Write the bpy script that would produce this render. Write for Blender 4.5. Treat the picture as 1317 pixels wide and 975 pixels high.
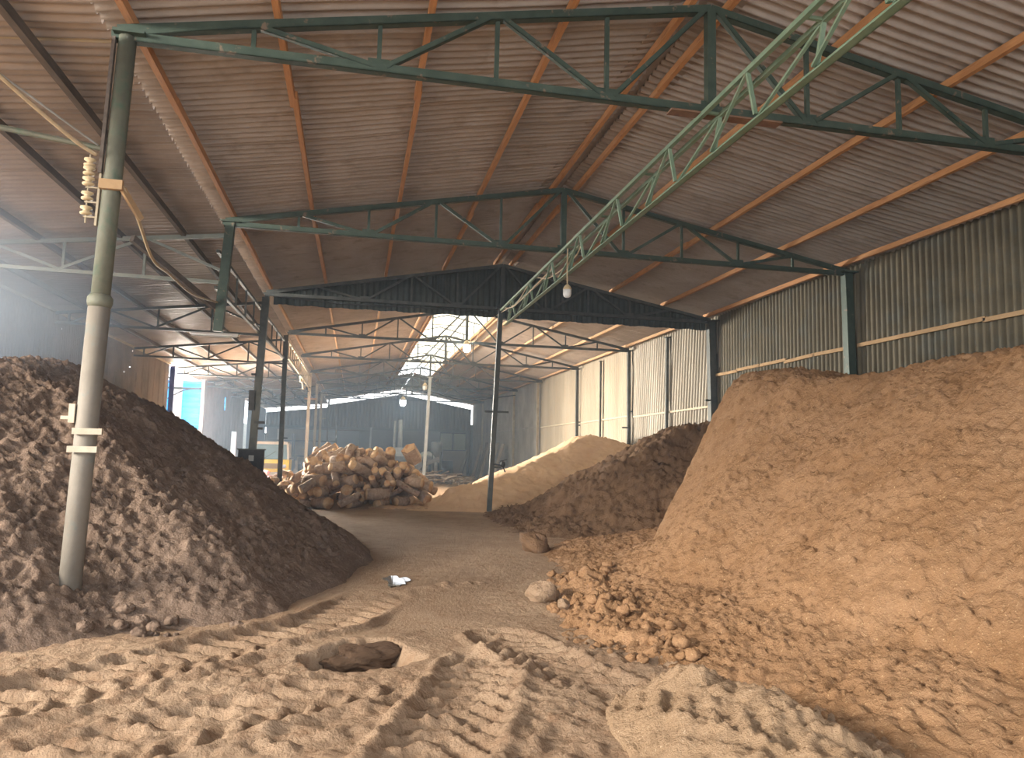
import bpy, math, random
import numpy as np
from mathutils import Vector, Matrix

random.seed(7)
S = bpy.context.scene
COL = S.collection
for o in list(bpy.data.objects):
    bpy.data.objects.remove(o, do_unlink=True)

# ------------------------------------------------------------------ camera
PITCH, YAW, ROLL, FPX = 0.0988, 0.2064, 0.02265, 950.0
fw = Vector((math.sin(YAW)*math.cos(PITCH), math.cos(YAW)*math.cos(PITCH), math.sin(PITCH)))
r0 = Vector((math.cos(YAW), -math.sin(YAW), 0)); u0 = r0.cross(fw)
rt = r0*math.cos(ROLL) + u0*math.sin(ROLL); up = -r0*math.sin(ROLL) + u0*math.cos(ROLL)
cd = bpy.data.cameras.new('camera'); cam = bpy.data.objects.new('camera', cd); COL.objects.link(cam)
cd.sensor_width = 36; cd.lens = FPX/1317*36; cd.clip_end = 400
M = Matrix((rt, up, -fw)).transposed().to_4x4(); M.translation = Vector((0, 0, 1.6))
cam.matrix_world = M
S.camera = cam

# ------------------------------------------------------------------ light
S.view_settings.view_transform = 'Standard'; S.view_settings.look = 'None'
S.view_settings.gamma = 1; S.view_settings.use_curve_mapping = False
S.view_settings.exposure = 0.12
S.cycles.volume_step_rate = 2.0
S.cycles.max_bounces = 10; S.cycles.diffuse_bounces = 6; S.cycles.volume_bounces = 1

W = bpy.data.worlds.new('world'); S.world = W; W.use_nodes = True
bg = W.node_tree.nodes['Background']; bg.inputs[0].default_value = (0.88, 0.93, 1.0, 1); bg.inputs[1].default_value = 3.7

def area(name, loc, to, sx, sy, power, col):
    l = bpy.data.lights.new(name, 'AREA'); l.shape = 'RECTANGLE'; l.size = sx; l.size_y = sy
    l.energy = power; l.color = col
    o = bpy.data.objects.new(name, l); COL.objects.link(o); o.location = loc
    o.rotation_euler = (Vector(to)-Vector(loc)).to_track_quat('-Z', 'Y').to_euler()
    return o
area('daylight_open_side', (-14, 1.2, 5.9), (2.5, 8.5, 0.6), 4.5, 2.6, 6000, (1.0, 0.93, 0.84))
sl = area('daylight_side_opening', (-9.5, 34.5, 3.2), (0, 25.5, 0.8), 6.0, 3.6, 12500, (1.0, 0.95, 0.86)); sl.data.spread = math.radians(130)
sun = bpy.data.lights.new('sun', 'SUN'); sun.energy = 13.0; sun.angle = 0.02; sun.color = (1, 0.95, 0.86)
so = bpy.data.objects.new('sun', sun); COL.objects.link(so)
so.rotation_euler = Vector((0.42, -0.22, -0.9)).to_track_quat('-Z', 'Y').to_euler()

# ------------------------------------------------------------------ helpers: tagging
def tag(o, label=None, cat=None, group=None, kind=None):
    if label: o['label'] = label
    if cat: o['category'] = cat
    if group: o['group'] = group
    if kind: o['kind'] = kind
    return o
def thing(name, label, cat, loc=(0, 0, 0), group=None):
    o = bpy.data.objects.new(name, None); COL.objects.link(o); o.location = loc
    o.empty_display_size = 0.2
    return tag(o, label, cat, group)
def dup(root, loc, label=None):
    r = root.copy(); COL.objects.link(r); r.location = loc
    if label: r['label'] = label
    for ch in list(root.children):
        c = ch.copy(); COL.objects.link(c); c.parent = r
        for g in list(ch.children):
            d = g.copy(); COL.objects.link(d); d.parent = c
    return r
ORD = ['first', 'second', 'third', 'fourth', 'fifth', 'sixth', 'seventh', 'eighth', 'ninth', 'tenth']

# ------------------------------------------------------------------ helpers: materials
def mat(name, c1, c2=None, scale=3.0, rough=0.85, metal=0.0, bump=0.0, bscale=20.0, detail=6, c3=None, s3=40.0, t3=(0.60, 0.68), stretch=None):
    m = bpy.data.materials.new(name); m.use_nodes = True
    nt = m.node_tree; N = nt.nodes; L = nt.links; P = N['Principled BSDF']
    P.inputs['Roughness'].default_value = rough; P.inputs['Specular IOR Level'].default_value = .3 if rough < .8 else .1; P.inputs['Metallic'].default_value = metal
    tc = N.new('ShaderNodeTexCoord'); co = tc.outputs['Object']
    if stretch:
        mp = N.new('ShaderNodeMapping'); mp.inputs['Scale'].default_value = stretch
        L.new(co, mp.inputs['Vector']); co = mp.outputs['Vector']
    def noise(sc, det=detail):
        n = N.new('ShaderNodeTexNoise'); n.inputs['Scale'].default_value = sc; n.inputs['Detail'].default_value = det
        n.inputs['Roughness'].default_value = 0.65
        L.new(co, n.inputs['Vector']); return n.outputs['Fac']
    def ramp(src, a, b):
        r = N.new('ShaderNodeMapRange'); r.inputs[1].default_value = a; r.inputs[2].default_value = b
        L.new(src, r.inputs[0]); return r.outputs[0]
    col = None
    if c2:
        mx = N.new('ShaderNodeMix'); mx.data_type = 'RGBA'
        L.new(ramp(noise(scale), 0.35, 0.65), mx.inputs[0])
        mx.inputs[6].default_value = (*c1, 1); mx.inputs[7].default_value = (*c2, 1); col = mx.outputs[2]
        if c3:
            mx2 = N.new('ShaderNodeMix'); mx2.data_type = 'RGBA'
            L.new(ramp(noise(s3, 3), *t3), mx2.inputs[0]); L.new(col, mx2.inputs[6])
            mx2.inputs[7].default_value = (*c3, 1); col = mx2.outputs[2]
        L.new(col, P.inputs['Base Color'])
    else:
        P.inputs['Base Color'].default_value = (*c1, 1)
    if bump:
        b = N.new('ShaderNodeBump'); b.inputs['Strength'].default_value = bump; b.inputs['Distance'].default_value = 0.03
        L.new(noise(bscale, 8), b.inputs['Height']); L.new(b.outputs['Normal'], P.inputs['Normal'])
    return m
def emit(name, c, s):
    m = bpy.data.materials.new(name); m.use_nodes = True; nt = m.node_tree
    P = nt.nodes['Principled BSDF']; P.inputs['Base Color'].default_value = (*c, 1)
    P.inputs['Emission Color'].default_value = (*c, 1); P.inputs['Emission Strength'].default_value = s
    return m
def translucent(name, c, t=0.6):
    m = bpy.data.materials.new(name); m.use_nodes = True; nt = m.node_tree; N = nt.nodes; L = nt.links
    d = N.new('ShaderNodeBsdfDiffuse'); tr = N.new('ShaderNodeBsdfTranslucent'); mx = N.new('ShaderNodeMixShader')
    for n in (d, tr): n.inputs['Color'].default_value = (*c, 1)
    mx.inputs[0].default_value = t
    L.new(d.outputs[0], mx.inputs[1]); L.new(tr.outputs[0], mx.inputs[2])
    N.remove(N['Principled BSDF']); L.new(mx.outputs[0], N['Material Output'].inputs['Surface'])
    return m

MT = dict(
    soil=mat('trodden_sawdust', (.28, .185, .115), (.36, .25, .16), 1.1, .95, bump=1.0, bscale=30, c3=(.24, .145, .085), s3=7, t3=(.5, .75)),
    right_dust=mat('orange_sawdust', (.275, .150, .072), (.345, .20, .105), 1.6, .95, bump=1.0, bscale=30, c3=(.62, .43, .23), s3=60, t3=(.62, .70)),
    left_dust=mat('brown_sawdust', (.15, .102, .072), (.215, .15, .107), 2.0, .95, bump=1.0, bscale=28, c3=(.40, .30, .22), s3=45, t3=(.60, .74)),
    dark_dust=mat('shaded_sawdust', (.15, .088, .05), (.21, .125, .07), 1.6, .95, bump=.9, bscale=35),  # dark tone paints in the shadow lying on the pile behind the orange one
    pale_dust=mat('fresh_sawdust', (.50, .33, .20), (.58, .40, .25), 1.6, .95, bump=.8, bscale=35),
    mound_dust=mat('dry_sawdust', (.30, .197, .115), (.375, .25, .15), 2.0, .95, bump=1.0, bscale=45, c3=(.64, .49, .33), s3=70, t3=(.62, .74)),
    roof=mat('fibre_cement_roof', (.275, .23, .19), (.34, .29, .245), .9, .9, bump=.25, bscale=30, c3=(.20, .165, .135), s3=2.2, t3=(.55, .8)),
    lean_roof=mat('dusty_metal_roof', (.25, .205, .17), (.36, .30, .25), .8, .5, .35, bump=.15, bscale=20),
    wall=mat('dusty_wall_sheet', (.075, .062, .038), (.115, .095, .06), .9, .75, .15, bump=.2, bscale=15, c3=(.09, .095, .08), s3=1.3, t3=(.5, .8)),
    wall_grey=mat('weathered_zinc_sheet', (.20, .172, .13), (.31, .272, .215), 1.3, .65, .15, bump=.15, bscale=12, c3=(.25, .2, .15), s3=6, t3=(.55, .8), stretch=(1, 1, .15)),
    wall_cream=mat('cream_wall_sheet', (.20, .162, .11), (.28, .232, .165), .8, .75, .1, bump=.1, bscale=12, c3=(.27, .2, .13), s3=2, t3=(.55, .8), stretch=(1, 1, .2)),
    wall_smoke=mat('smoked_wall_sheet', (.20, .19, .17), (.29, .27, .24), .8, .8, .1),
    wall_left=mat('left_wall_sheet', (.16, .135, .115), (.24, .195, .16), 1.0, .75, .15, bump=.2, bscale=15),
    wall_pink=mat('pinkish_wall_sheet', (.20, .135, .12), (.27, .19, .165), .8, .8),
    wall_blue=mat('blue_grey_sheet', (.12, .15, .19), (.17, .20, .25), .8, .8),
    back=mat('sooty_back_wall', (.085, .075, .07), (.13, .115, .10), .6, .85),
    tan=mat('tan_board', (.25, .20, .15), (.33, .27, .2), .9, .85),
    pale_blue=mat('pale_blue_board', (.2, .245, .28), (.26, .31, .34), .9, .85),
    green=mat('green_painted_steel', (.032, .048, .036), (.05, .07, .052), 5, .55, .2, bump=.1, c3=(.15, .11, .075), s3=9, t3=(.62, .7)),
    light_green=mat('light_green_steel', (.12, .18, .115), (.165, .225, .15), 6, .6, .1, bump=.1, c3=(.22, .17, .11), s3=9, t3=(.6, .72)),
    dark_steel=mat('dark_dusty_steel', (.05, .055, .05), (.085, .085, .075), 5, .6, .3),
    gable=mat('dark_green_sheet', (.03, .037, .034), (.055, .062, .055), 2, .7, .2),
    warm_steel=mat('dusty_tan_steel', (.28, .235, .16), (.38, .32, .22), 4, .7, .1),
    pole=mat('grey_green_pipe', (.10, .10, .072), (.14, .14, .10), 3, .65, .15, bump=.12, bscale=30, c3=(.08, .11, .075), s3=5, t3=(.52, .7)),
    pole_low=mat('dusty_grey_pipe', (.165, .145, .115), (.21, .185, .148), 3, .7, .1, bump=.1, bscale=30, c3=(.16, .165, .14), s3=6, t3=(.58, .7)),
    wood=mat('orange_timber', (.36, .165, .062), (.46, .23, .095), 2, .75, bump=.25, bscale=8, c3=(.22, .10, .045), s3=5, t3=(.55, .75), stretch=(6, .6, 6)),
    wood_far=mat('dull_timber', (.30, .18, .095), (.38, .24, .135), 2, .8, stretch=(6, .6, 6)),
    dark_wood=mat('dusty_dark_timber', (.085, .07, .058), (.13, .105, .085), 3, .85, stretch=(5, .7, 5)),
    girt=mat('girt_timber', (.28, .18, .095), (.36, .24, .13), 3, .85, bump=.3, bscale=12),
    block=mat('pale_wood_block', (.38, .33, .25), (.46, .4, .31), 8, .85),
    porcelain=mat('tan_porcelain', (.42, .32, .18), (.52, .41, .25), 8, .45),
    cable=mat('tan_cable', (.36, .27, .16), (.45, .35, .22), 10, .7),
    black=mat('black_plastic', (.02, .02, .022), (.035, .035, .035), 10, .6),
    rubber=mat('black_rubber', (.018, .018, .018), (.03, .028, .026), 10, .8),
    bark=mat('log_bark', (.34, .235, .165), (.50, .37, .27), 5, .9, bump=.6, bscale=18, c3=(.24, .145, .10), s3=7, t3=(.5, .7)),
    cut=mat('cut_wood', (.55, .34, .18), (.66, .46, .27), 9, .85, c3=(.46, .22, .10), s3=3, t3=(.5, .7)),
    twig=mat('grey_branches', (.14, .105, .075), (.22, .17, .125), 8, .9),
    yellow=mat('yellow_paint', (.80, .50, .02), (.88, .58, .03), 3, .45),
    cream_paint=mat('cream_paint', (.5, .42, .3), (.58, .5, .37), 3, .6),
    glass=mat('windscreen_glass', (.10, .17, .18), (.14, .22, .23), 2, .2),
    white=mat('white_paint', (.62, .60, .56), (.72, .70, .65), 5, .6),
    grey=mat('grey_machine', (.12, .125, .125), (.19, .195, .19), 4, .5, .4),
    pale_grey=mat('pale_grey_metal', (.32, .33, .31), (.42, .43, .41), 4, .45, .4),
    pink=mat('pink_sack', (.6, .25, .27), (.68, .35, .36), 8, .8, c3=(.75, .7, .65), s3=9, t3=(.5, .56)),
    blue_sheet=mat('bright_blue_sheet', (.02, .30, .75), (.03, .38, .85), 2, .6),
    concrete=mat('concrete', (.5, .49, .46), (.6, .58, .54), 3, .9),
    yard=mat('pale_yard', (.55, .5, .42), (.65, .6, .52), 1, .95),
    outside_wall=mat('pale_render', (.65, .6, .5), (.72, .68, .58), 1, .9),
    zinc=mat('zinc_fence_sheet', (.42, .44, .44), (.55, .57, .57), 2, .45, .4),
    translucent_cap=translucent('clear_plastic_sheet', (.80, .74, .56), .5),
    window_panel=translucent('dusty_clear_panel', (.55, .58, .42), .5),
    bulb_off=mat('frosted_bulb', (.6, .6, .56), (.66, .66, .62), 5, .3),
    bulb_on=emit('lit_bulb', (.85, .95, 1.0), 30.0),
)
wm = bpy.data.materials.new('puddle_water'); wm.use_nodes = True
p_ = wm.node_tree.nodes['Principled BSDF']; p_.inputs['Base Color'].default_value = (.10, .075, .05, 1); p_.inputs['Roughness'].default_value = .03
p_.inputs['IOR'].default_value = 1.33
MT['water'] = wm

# ------------------------------------------------------------------ helpers: meshes
class MB:
    def __init__(s): s.v = []; s.f = []; s.m = []
    def add(s, vs, fs, mi=0):
        b = len(s.v); s.v += [tuple(v) for v in vs]; s.f += [tuple(b+i for i in f) for f in fs]; s.m += [mi]*len(fs); return s
    def box(s, lo, hi, mi=0):
        (x0, y0, z0), (x1, y1, z1) = lo, hi
        return s.add([(x0,y0,z0),(x1,y0,z0),(x1,y1,z0),(x0,y1,z0),(x0,y0,z1),(x1,y0,z1),(x1,y1,z1),(x0,y1,z1)],
                     [(3,2,1,0),(4,5,6,7),(0,1,5,4),(1,2,6,5),(2,3,7,6),(3,0,4,7)], mi)
    def cbox(s, c, d, mi=0, rz=0, bevel=0):
        x, y, z = (k/2 for k in d); cs, sn = math.cos(rz), math.sin(rz)
        vs = [(-x,-y,-z),(x,-y,-z),(x,y,-z),(-x,y,-z),(-x,-y,z),(x,-y,z),(x,y,z),(-x,y,z)]
        vs = [(c[0]+a*cs-b*sn, c[1]+a*sn+b*cs, c[2]+e) for a, b, e in vs]
        return s.add(vs, [(3,2,1,0),(4,5,6,7),(0,1,5,4),(1,2,6,5),(2,3,7,6),(3,0,4,7)], mi)
    def bar(s, p, q, w, h, upv=(0, 0, 1), mi=0):
        p = Vector(p); q = Vector(q); d = (q-p).normalized(); u = Vector(upv)
        if abs(d.dot(u)) > .98: u = Vector((0, 1, 0))
        a = d.cross(u).normalized(); b = a.cross(d).normalized()
        vs = []
        for e in (p, q):
            for i, j in ((-1,-1),(1,-1),(1,1),(-1,1)): vs.append(e + a*(i*w/2) + b*(j*h/2))
        return s.add(vs, [(0,1,2,3),(7,6,5,4),(0,4,5,1),(1,5,6,2),(2,6,7,3),(3,7,4,0)], mi)
    def angle(s, p, q, w, t=.008, upv=(0, 0, 1), flip=1, mi=0):      # steel angle section: two thin legs
        p = Vector(p); q = Vector(q); d = (q-p).normalized(); u = Vector(upv)
        if abs(d.dot(u)) > .98: u = Vector((0, 1, 0))
        a = d.cross(u).normalized(); b = a.cross(d).normalized()
        s.bar(p + b*(-w/2+t/2), q + b*(-w/2+t/2), w, t, upv, mi)
        s.bar(p + a*(flip*(w/2-t/2)), q + a*(flip*(w/2-t/2)), t, w, upv, mi)
        return s
    def tube(s, pts, r, n=10, mi=0, caps=True, jitter=0):
        pts = [Vector(p) for p in pts]; R = r if isinstance(r, (list, tuple)) else [r]*len(pts)
        base = len(s.v); ref = None
        jit = [1+random.uniform(-jitter, jitter) for _ in range(n)]
        for i, p in enumerate(pts):
            d = (pts[min(i+1, len(pts)-1)]-pts[max(i-1, 0)]).normalized()
            if ref is None:
                ref = Vector((0, 0, 1)) if abs(d.z) < .9 else Vector((1, 0, 0))
            a = (ref - d*ref.dot(d)).normalized(); b = d.cross(a); ref = a
            for k in range(n):
                t = 2*math.pi*k/n; s.v.append(tuple(p + (a*math.cos(t)+b*math.sin(t))*R[i]*jit[k]))
        for i in range(len(pts)-1):
            for k in range(n):
                k2 = (k+1) % n
                s.f.append((base+i*n+k, base+i*n+k2, base+(i+1)*n+k2, base+(i+1)*n+k)); s.m.append(mi)
        if caps:
            cm = mi if caps is True else caps
            s.f.append(tuple(base+k for k in reversed(range(n)))); s.m.append(cm)
            e = base+(len(pts)-1)*n; s.f.append(tuple(e+k for k in range(n))); s.m.append(cm)
        return s
    def lathe(s, c, prof, n=14, axis='z', mi=0):
        base = len(s.v)
        for r, h in prof:
            for k in range(n):
                t = 2*math.pi*k/n; a, b = r*math.cos(t), r*math.sin(t)
                s.v.append({'z': (c[0]+a, c[1]+b, c[2]+h), 'x': (c[0]+h, c[1]+a, c[2]+b), 'y': (c[0]+a, c[1]+h, c[2]-b)}[axis])
        for i in range(len(prof)-1):
            for k in range(n):
                k2 = (k+1) % n
                s.f.append((base+i*n+k, base+i*n+k2, base+(i+1)*n+k2, base+(i+1)*n+k)); s.m.append(mi)
        s.f.append(tuple(base+k for k in reversed(range(n)))); s.m.append(mi)
        e = base+(len(prof)-1)*n; s.f.append(tuple(e+k for k in range(n))); s.m.append(mi)
        return s
    def prism(s, poly, y0, y1, mi=0):      # poly in (x, z), extruded along y
        n = len(poly)
        vs = [(x, y0, z) for x, z in poly]+[(x, y1, z) for x, z in poly]
        fs = [tuple(range(n)), tuple(reversed(range(n, 2*n)))]+[(i, i+n, (i+1) % n+n, (i+1) % n) for i in range(n)]
        return s.add(vs, fs, mi)
    def build(s, name, m, parent=None, smooth=False, loc=None):
        me = bpy.data.meshes.new(name); o = bpy.data.objects.new(name, me); COL.objects.link(o)
        off = Vector((0, 0, 0)); pp = parent
        while pp is not None: off += Vector(pp.location); pp = pp.parent
        if loc is not None: off += Vector(loc); o.location = loc
        elif parent is None and s.v:
            a = np.array(s.v); lo, hi = a.min(0), a.max(0); L = ((lo[0]+hi[0])/2, (lo[1]+hi[1])/2, lo[2]); o.location = L; off = Vector(L)
        me.from_pydata([(x-off.x, y-off.y, z-off.z) for x, y, z in s.v], [], s.f)
        ms = m if isinstance(m, (list, tuple)) else [m]
        for k in ms: me.materials.append(k)
        if len(ms) > 1: me.polygons.foreach_set('material_index', s.m)
        if smooth: me.polygons.foreach_set('use_smooth', [True]*len(me.polygons))
        me.update()
        if parent is not None: o.parent = parent
        return o

def grid_mesh(name, X, Y, Z, m, smooth=True, mask=None):
    ny, nx = X.shape
    v = np.stack([X, Y, Z], -1).reshape(-1, 3).astype(np.float32)
    idx = np.arange(nx*ny).reshape(ny, nx)
    q = np.stack([idx[:-1, :-1], idx[:-1, 1:], idx[1:, 1:], idx[1:, :-1]], -1).reshape(-1, 4)
    if mask is not None:
        mk = (mask[:-1, :-1] | mask[:-1, 1:] | mask[1:, 1:] | mask[1:, :-1]).reshape(-1); q = q[mk]
        used = np.unique(q); mp = np.full(nx*ny, -1); mp[used] = np.arange(len(used)); v = v[used]; q = mp[q]
    lo, hi = v.min(0), v.max(0); L = np.array([(lo[0]+hi[0])/2, (lo[1]+hi[1])/2, lo[2]]); v = v-L.astype(np.float32)
    me = bpy.data.meshes.new(name)
    me.vertices.add(len(v)); me.vertices.foreach_set('co', v.ravel())
    me.loops.add(q.size); me.loops.foreach_set('vertex_index', q.ravel().astype(np.int32))
    me.polygons.add(len(q)); me.polygons.foreach_set('loop_start', np.arange(0, q.size, 4, dtype=np.int32))
    me.update(calc_edges=True); me.validate()
    me.polygons.foreach_set('use_smooth', np.full(len(me.polygons), smooth))
    me.materials.append(m)
    o = bpy.data.objects.new(name, me); COL.objects.link(o); o.location = L
    return o

# ------------------------------------------------------------------ noise and height functions
_rng = np.random.default_rng(3); _T = _rng.random((256, 256))
def vn(x, y, s=0):
    x = np.asarray(x, float)+s*17.31; y = np.asarray(y, float)+s*9.77
    xi = np.floor(x).astype(int); yi = np.floor(y).astype(int); fx = x-xi; fy = y-yi
    fx = fx*fx*(3-2*fx); fy = fy*fy*(3-2*fy)
    g = lambda i, j: _T[(yi+j) & 255, (xi+i) & 255]
    return (g(0,0)*(1-fx)+g(1,0)*fx)*(1-fy)+(g(0,1)*(1-fx)+g(1,1)*fx)*fy
def fbm(x, y, f, o=4, s=0, gain=.5):
    t = 0; a = 1.0; n = 0
    for k in range(o):
        t = t+a*(vn(x*f, y*f, s+k)-.5); n += a; a *= gain; f *= 2.07
    return t/n*2
def lumps(x, y, f, s=0, th=.62):
    v = vn(x*f, y*f, s)*.6+vn(x*f*2.3, y*f*2.3, s+5)*.4
    return np.clip((v-th)/(1-th), 0, 1)
def sdf(poly, x, y):                # >0 inside, distance to the outline
    x = np.asarray(x, float); y = np.asarray(y, float)
    d = np.full(x.shape, 1e9); ins = np.zeros(x.shape, bool); n = len(poly)
    for i in range(n):
        ax, ay = poly[i]; bx, by = poly[(i+1) % n]; ex, ey = bx-ax, by-ay
        t = np.clip(((x-ax)*ex+(y-ay)*ey)/(ex*ex+ey*ey), 0, 1)
        d = np.minimum(d, np.hypot(x-ax-t*ex, y-ay-t*ey))
        c = ((ay > y) != (by > y))
        with np.errstate(divide='ignore', invalid='ignore'):
            ins ^= c & (x < (bx-ax)*(y-ay)/(by-ay if by != ay else 1e-9)+ax)
    return np.where(ins, d, -d)
def smin(a, b, k):
    h = np.clip(.5+.5*(b-a)/k, 0, 1); return b*(1-h)+a*h-k*h*(1-h)
def gauss(x, y, cx, cy, sx, sy=None): return np.exp(-((x-cx)/sx)**2-((y-cy)/(sy or sx))**2)

def track(x, y, pts, w, depth, lug, seed):
    out = np.zeros(x.shape); acc = 0
    best = np.full(x.shape, 9.0); S_ = np.zeros(x.shape); side = np.zeros(x.shape)
    for (ax, ay), (bx, by) in zip(pts[:-1], pts[1:]):
        ex, ey = bx-ax, by-ay; L2 = ex*ex+ey*ey; L = math.sqrt(L2)
        t = np.clip(((x-ax)*ex+(y-ay)*ey)/L2, 0, 1); d = np.hypot(x-ax-t*ex, y-ay-t*ey)
        sg = np.sign((x-ax)*ey-(y-ay)*ex)
        b = d < best; best = np.where(b, d, best); S_ = np.where(b, acc+t*L, S_); side = np.where(b, sg, side); acc += L
    u = best/w; inside = np.clip((1-u)*5, 0, 1)
    ph = (S_/lug + u*1.2 + np.where(side > 0, .5, 0))
    tooth = np.clip(np.sin(ph*2*np.pi)*1.6, -1, 1)
    edge = np.exp(-((u-1.12)/.16)**2)*depth*.8*(.6+.8*vn(x*4, y*4, seed))
    worn = np.clip(vn(x*.9, y*.9, seed+3)*1.8-.25, .15, 1)
    return (-depth*.6*inside + tooth*depth*.55*inside*np.clip(u*2.2, .25, 1) + edge)*worn

TRACKS = [([(-3.6, 3.6), (-1.9, 5.2), (-.9, 6.35), (-.2, 7.1), (.3, 8.4)], .36, .075, .23, 1),
          ([(-2.6, 3.2), (-.9, 4.55), (.2, 5.3), (.9, 6.5)], .34, .05, .24, 2),
          ([(2.6, 3.0), (2.0, 4.2), (1.55, 5.3), (1.3, 6.4)], .30, .07, .19, 3),
          ([(.1, 3.0), (.7, 4.6), (1.0, 5.6)], .3, .05, .2, 4)]
def floor_z(x, y):
    x = np.asarray(x, float); y = np.asarray(y, float)
    z = .05*fbm(x, y, .45, 3, 1)
    near = np.clip((14-y)/7, .25, 1)
    puddle = gauss(x, y, .47, 9.3, .7, .8)
    rough = (1-np.clip(gauss(x, y, .45, 7.9, 1.0, 1.9)*1.3, 0, .93))
    z = z*(1-.9*puddle)
    front = np.clip((7.6-y)/2.2, .12, 1)
    z = z + rough*near*(.028*fbm(x, y, 2.2, 4, 7) + front*(.025*lumps(x, y, 4.2, 11, .52)+.035*lumps(x, y, 9, 12, .5)+.035*lumps(x, y, 19, 14, .5)) + .016*fbm(x, y, 16, 3, 13)+.01*(vn(x*33, y*33, 15)-.5))
    for a in TRACKS: z = z+track(x, y, *a)
    # scooped hole in the track
    hx = ((x-.10)*.93+(y-5.93)*.37)/.36; hy = ((y-5.93)*.93-(x-.10)*.37)/.27
    hole = np.clip(1.25-(np.abs(hx)**4+np.abs(hy)**4)**.25-.25*fbm(x, y, 6, 2, 21), 0, .22)/.22
    z = z-.20*hole + .06*np.exp(-(((x-.1)/.75)**2+((y-6.35)/.35)**2))*(1-hole)
    # rib of clods left by a tyre
    z = z+.09*np.exp(-((y-8.95-.35*(x-1.2))/.13)**2)*np.clip(1.5-np.abs(x-1.2)/.4, 0, 1)*(vn(x*11, y*11, 31))
    z = z-.0125*np.clip(y-20, 0, 60)
    z = np.where(puddle > .75, np.minimum(z, .0), z)
    return z
L_POLY = [(-7.25, 3.6), (-4.6, 4.9), (-2.9, 6.1), (-1.9, 7.0), (-1.0, 7.2), (-.5, 7.8), (-.2, 9.0), (.35, 11.3), (.2, 13.8), (-.8, 16.4), (-1.9, 18.2), (-3.3, 21), (-4.5, 23.5), (-7.25, 25), (-12, 25), (-12, 13), (-9, 11), (-8.2, 6)]
def left_pile(x, y):
    d = sdf(L_POLY, x, y)+.22*fbm(x, y, .8, 3, 41)
    pl = 2.78+.16*np.clip((y-13)/5, -1, 1)+.3*fbm(x, y, .35, 2, 43)
    z = smin(d*.66, pl, .7)
    z = z+(.10*fbm(x, y, 1.3, 4, 45)-.10*lumps(x, y, 2.0, 49, .6)+grain(x, y, 211, 1.0))*np.clip(d*2, 0, 1)
    return z-.06, d
R_POLY = [(3.4, 1.5), (2.7, 3.2), (1.95, 5.2), (1.75, 6.2), (2.0, 7.4), (2.25, 8.5), (2.55, 10.2), (2.9, 12.2), (3.6, 13.6), (4.6, 14.2)]
def grain(x, y, s, a=1.0):           # crumbly surface: billowy clumps and small pits
    b = np.abs(vn(x*4.3, y*4.3, s)-.5)*.25+np.abs(vn(x*9.1, y*9.1, s+1)-.5)*.55+np.abs(vn(x*17.3, y*17.3, s+2)-.5)*.95
    pit = lumps(x, y, 6.5, s+3, .70)*(.4+vn(x*.8, y*.8, s+4))
    return a*(.13*(b-.22)-.12*pit+.06*(vn(x*29, y*29, s+5)-.5))
def right_pile(x, y):
    body_poly = R_POLY[:7]+[(2.9, 12.2), (3.1, 15), (3.3, 22), (16, 22), (16, -4), (6, -4)]
    foot = sdf(R_POLY+[(7, 16.0), (16, 20), (16, -4), (6, -4)], x, y)+.2*fbm(x, y, .7, 3, 61)
    d = sdf(body_poly, x, y)+.2*fbm(x, y, .7, 3, 61)
    pl = 2.92+.16*gauss(x, y, 7.4, 11.6, 1.6, 1.6)-.36*gauss(x, y, 8.2, 9.2, 1.6, .75)+.04*gauss(x, y, 7.6, 7.0, 2.2, 1.6)+.12*fbm(x, y, .8, 3, 63)
    dd = d-.9*np.clip((10.2-y)/3.5, 0, 1)*np.clip(d/1.5, 0, 1)
    steep = .22*np.clip(d, 0, 1.65)+1.35*np.clip(d-1.65, 0, 20)
    we = np.clip((y-8.4)/1.8, 0, 1)
    body = smin(steep*we+(1-we)*(.36*np.clip(dd, 0, .8)+.80*np.clip(dd-.8, 0, 20)), pl, .35)
    # the far end was cut steep by the loader
    e = 11.1+.62*(x-5)-y+.22*fbm(x, y, 1.0, 3, 64)
    cut = np.clip(e/.3+.5, 0, 1); cut = cut*cut*(3-2*cut)
    apron = np.clip(.19*foot, 0, .45+.18*np.clip(x-4, 0, 3))
    z = apron+np.maximum(body-apron, 0)*cut
    dg = np.minimum(d, foot)
    z = z+(.06*fbm(x, y, 1.5, 4, 65)-.08*lumps(x, y, 2.6, 69, .68)+grain(x, y, 201, .7))*np.clip(dg*2, 0, 1)
    toe = np.exp(-((dg-.45)/.4)**2)*np.clip((9.8-y)/1.0, 0, 1)*np.clip((y-5.4)/.7, 0, 1)
    z = z+toe*(.13*lumps(x, y, 4.6, 73, .42)+.11*lumps(x, y, 9, 75, .45)+.06*lumps(x, y, 17, 76, .5))
    return z-.06, foot
D_POLY = [(3.0, 14.6), (2.75, 16), (3.0, 18.2), (3.6, 20.6), (5.5, 22.0), (10.0, 23), (10.0, 11.0), (6.5, 11.6), (4.2, 13.4)]
def dark_pile(x, y):
    poly = D_POLY[:5]+[(15, 24), (15, 8), (6.5, 11.6), (4.2, 13.4)]
    d = sdf(poly, x, y)+.25*fbm(x, y, .8, 3, 81)
    pl = 2.5-.17*np.clip(y-16, -1, 9)+.2*fbm(x, y, .6, 3, 83)
    z = smin(.17*np.clip(d, 0, 1.2)+.62*np.clip(d-1.2, 0, 9), pl, .35)
    z = z+(.12*fbm(x, y, 1.4, 4, 85)+grain(x, y, 221, 1.6))*np.clip(d*2, 0, 1)
    return z-.05, d
P_POLY = [(-1.6, 19.9), (.5, 19.3), (3.6, 19.1), (6, 20), (10, 21), (10, 31), (7, 32.5), (4.6, 31), (3.3, 27), (2.4, 22.6), (.5, 21.6), (-1.8, 21)]
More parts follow.
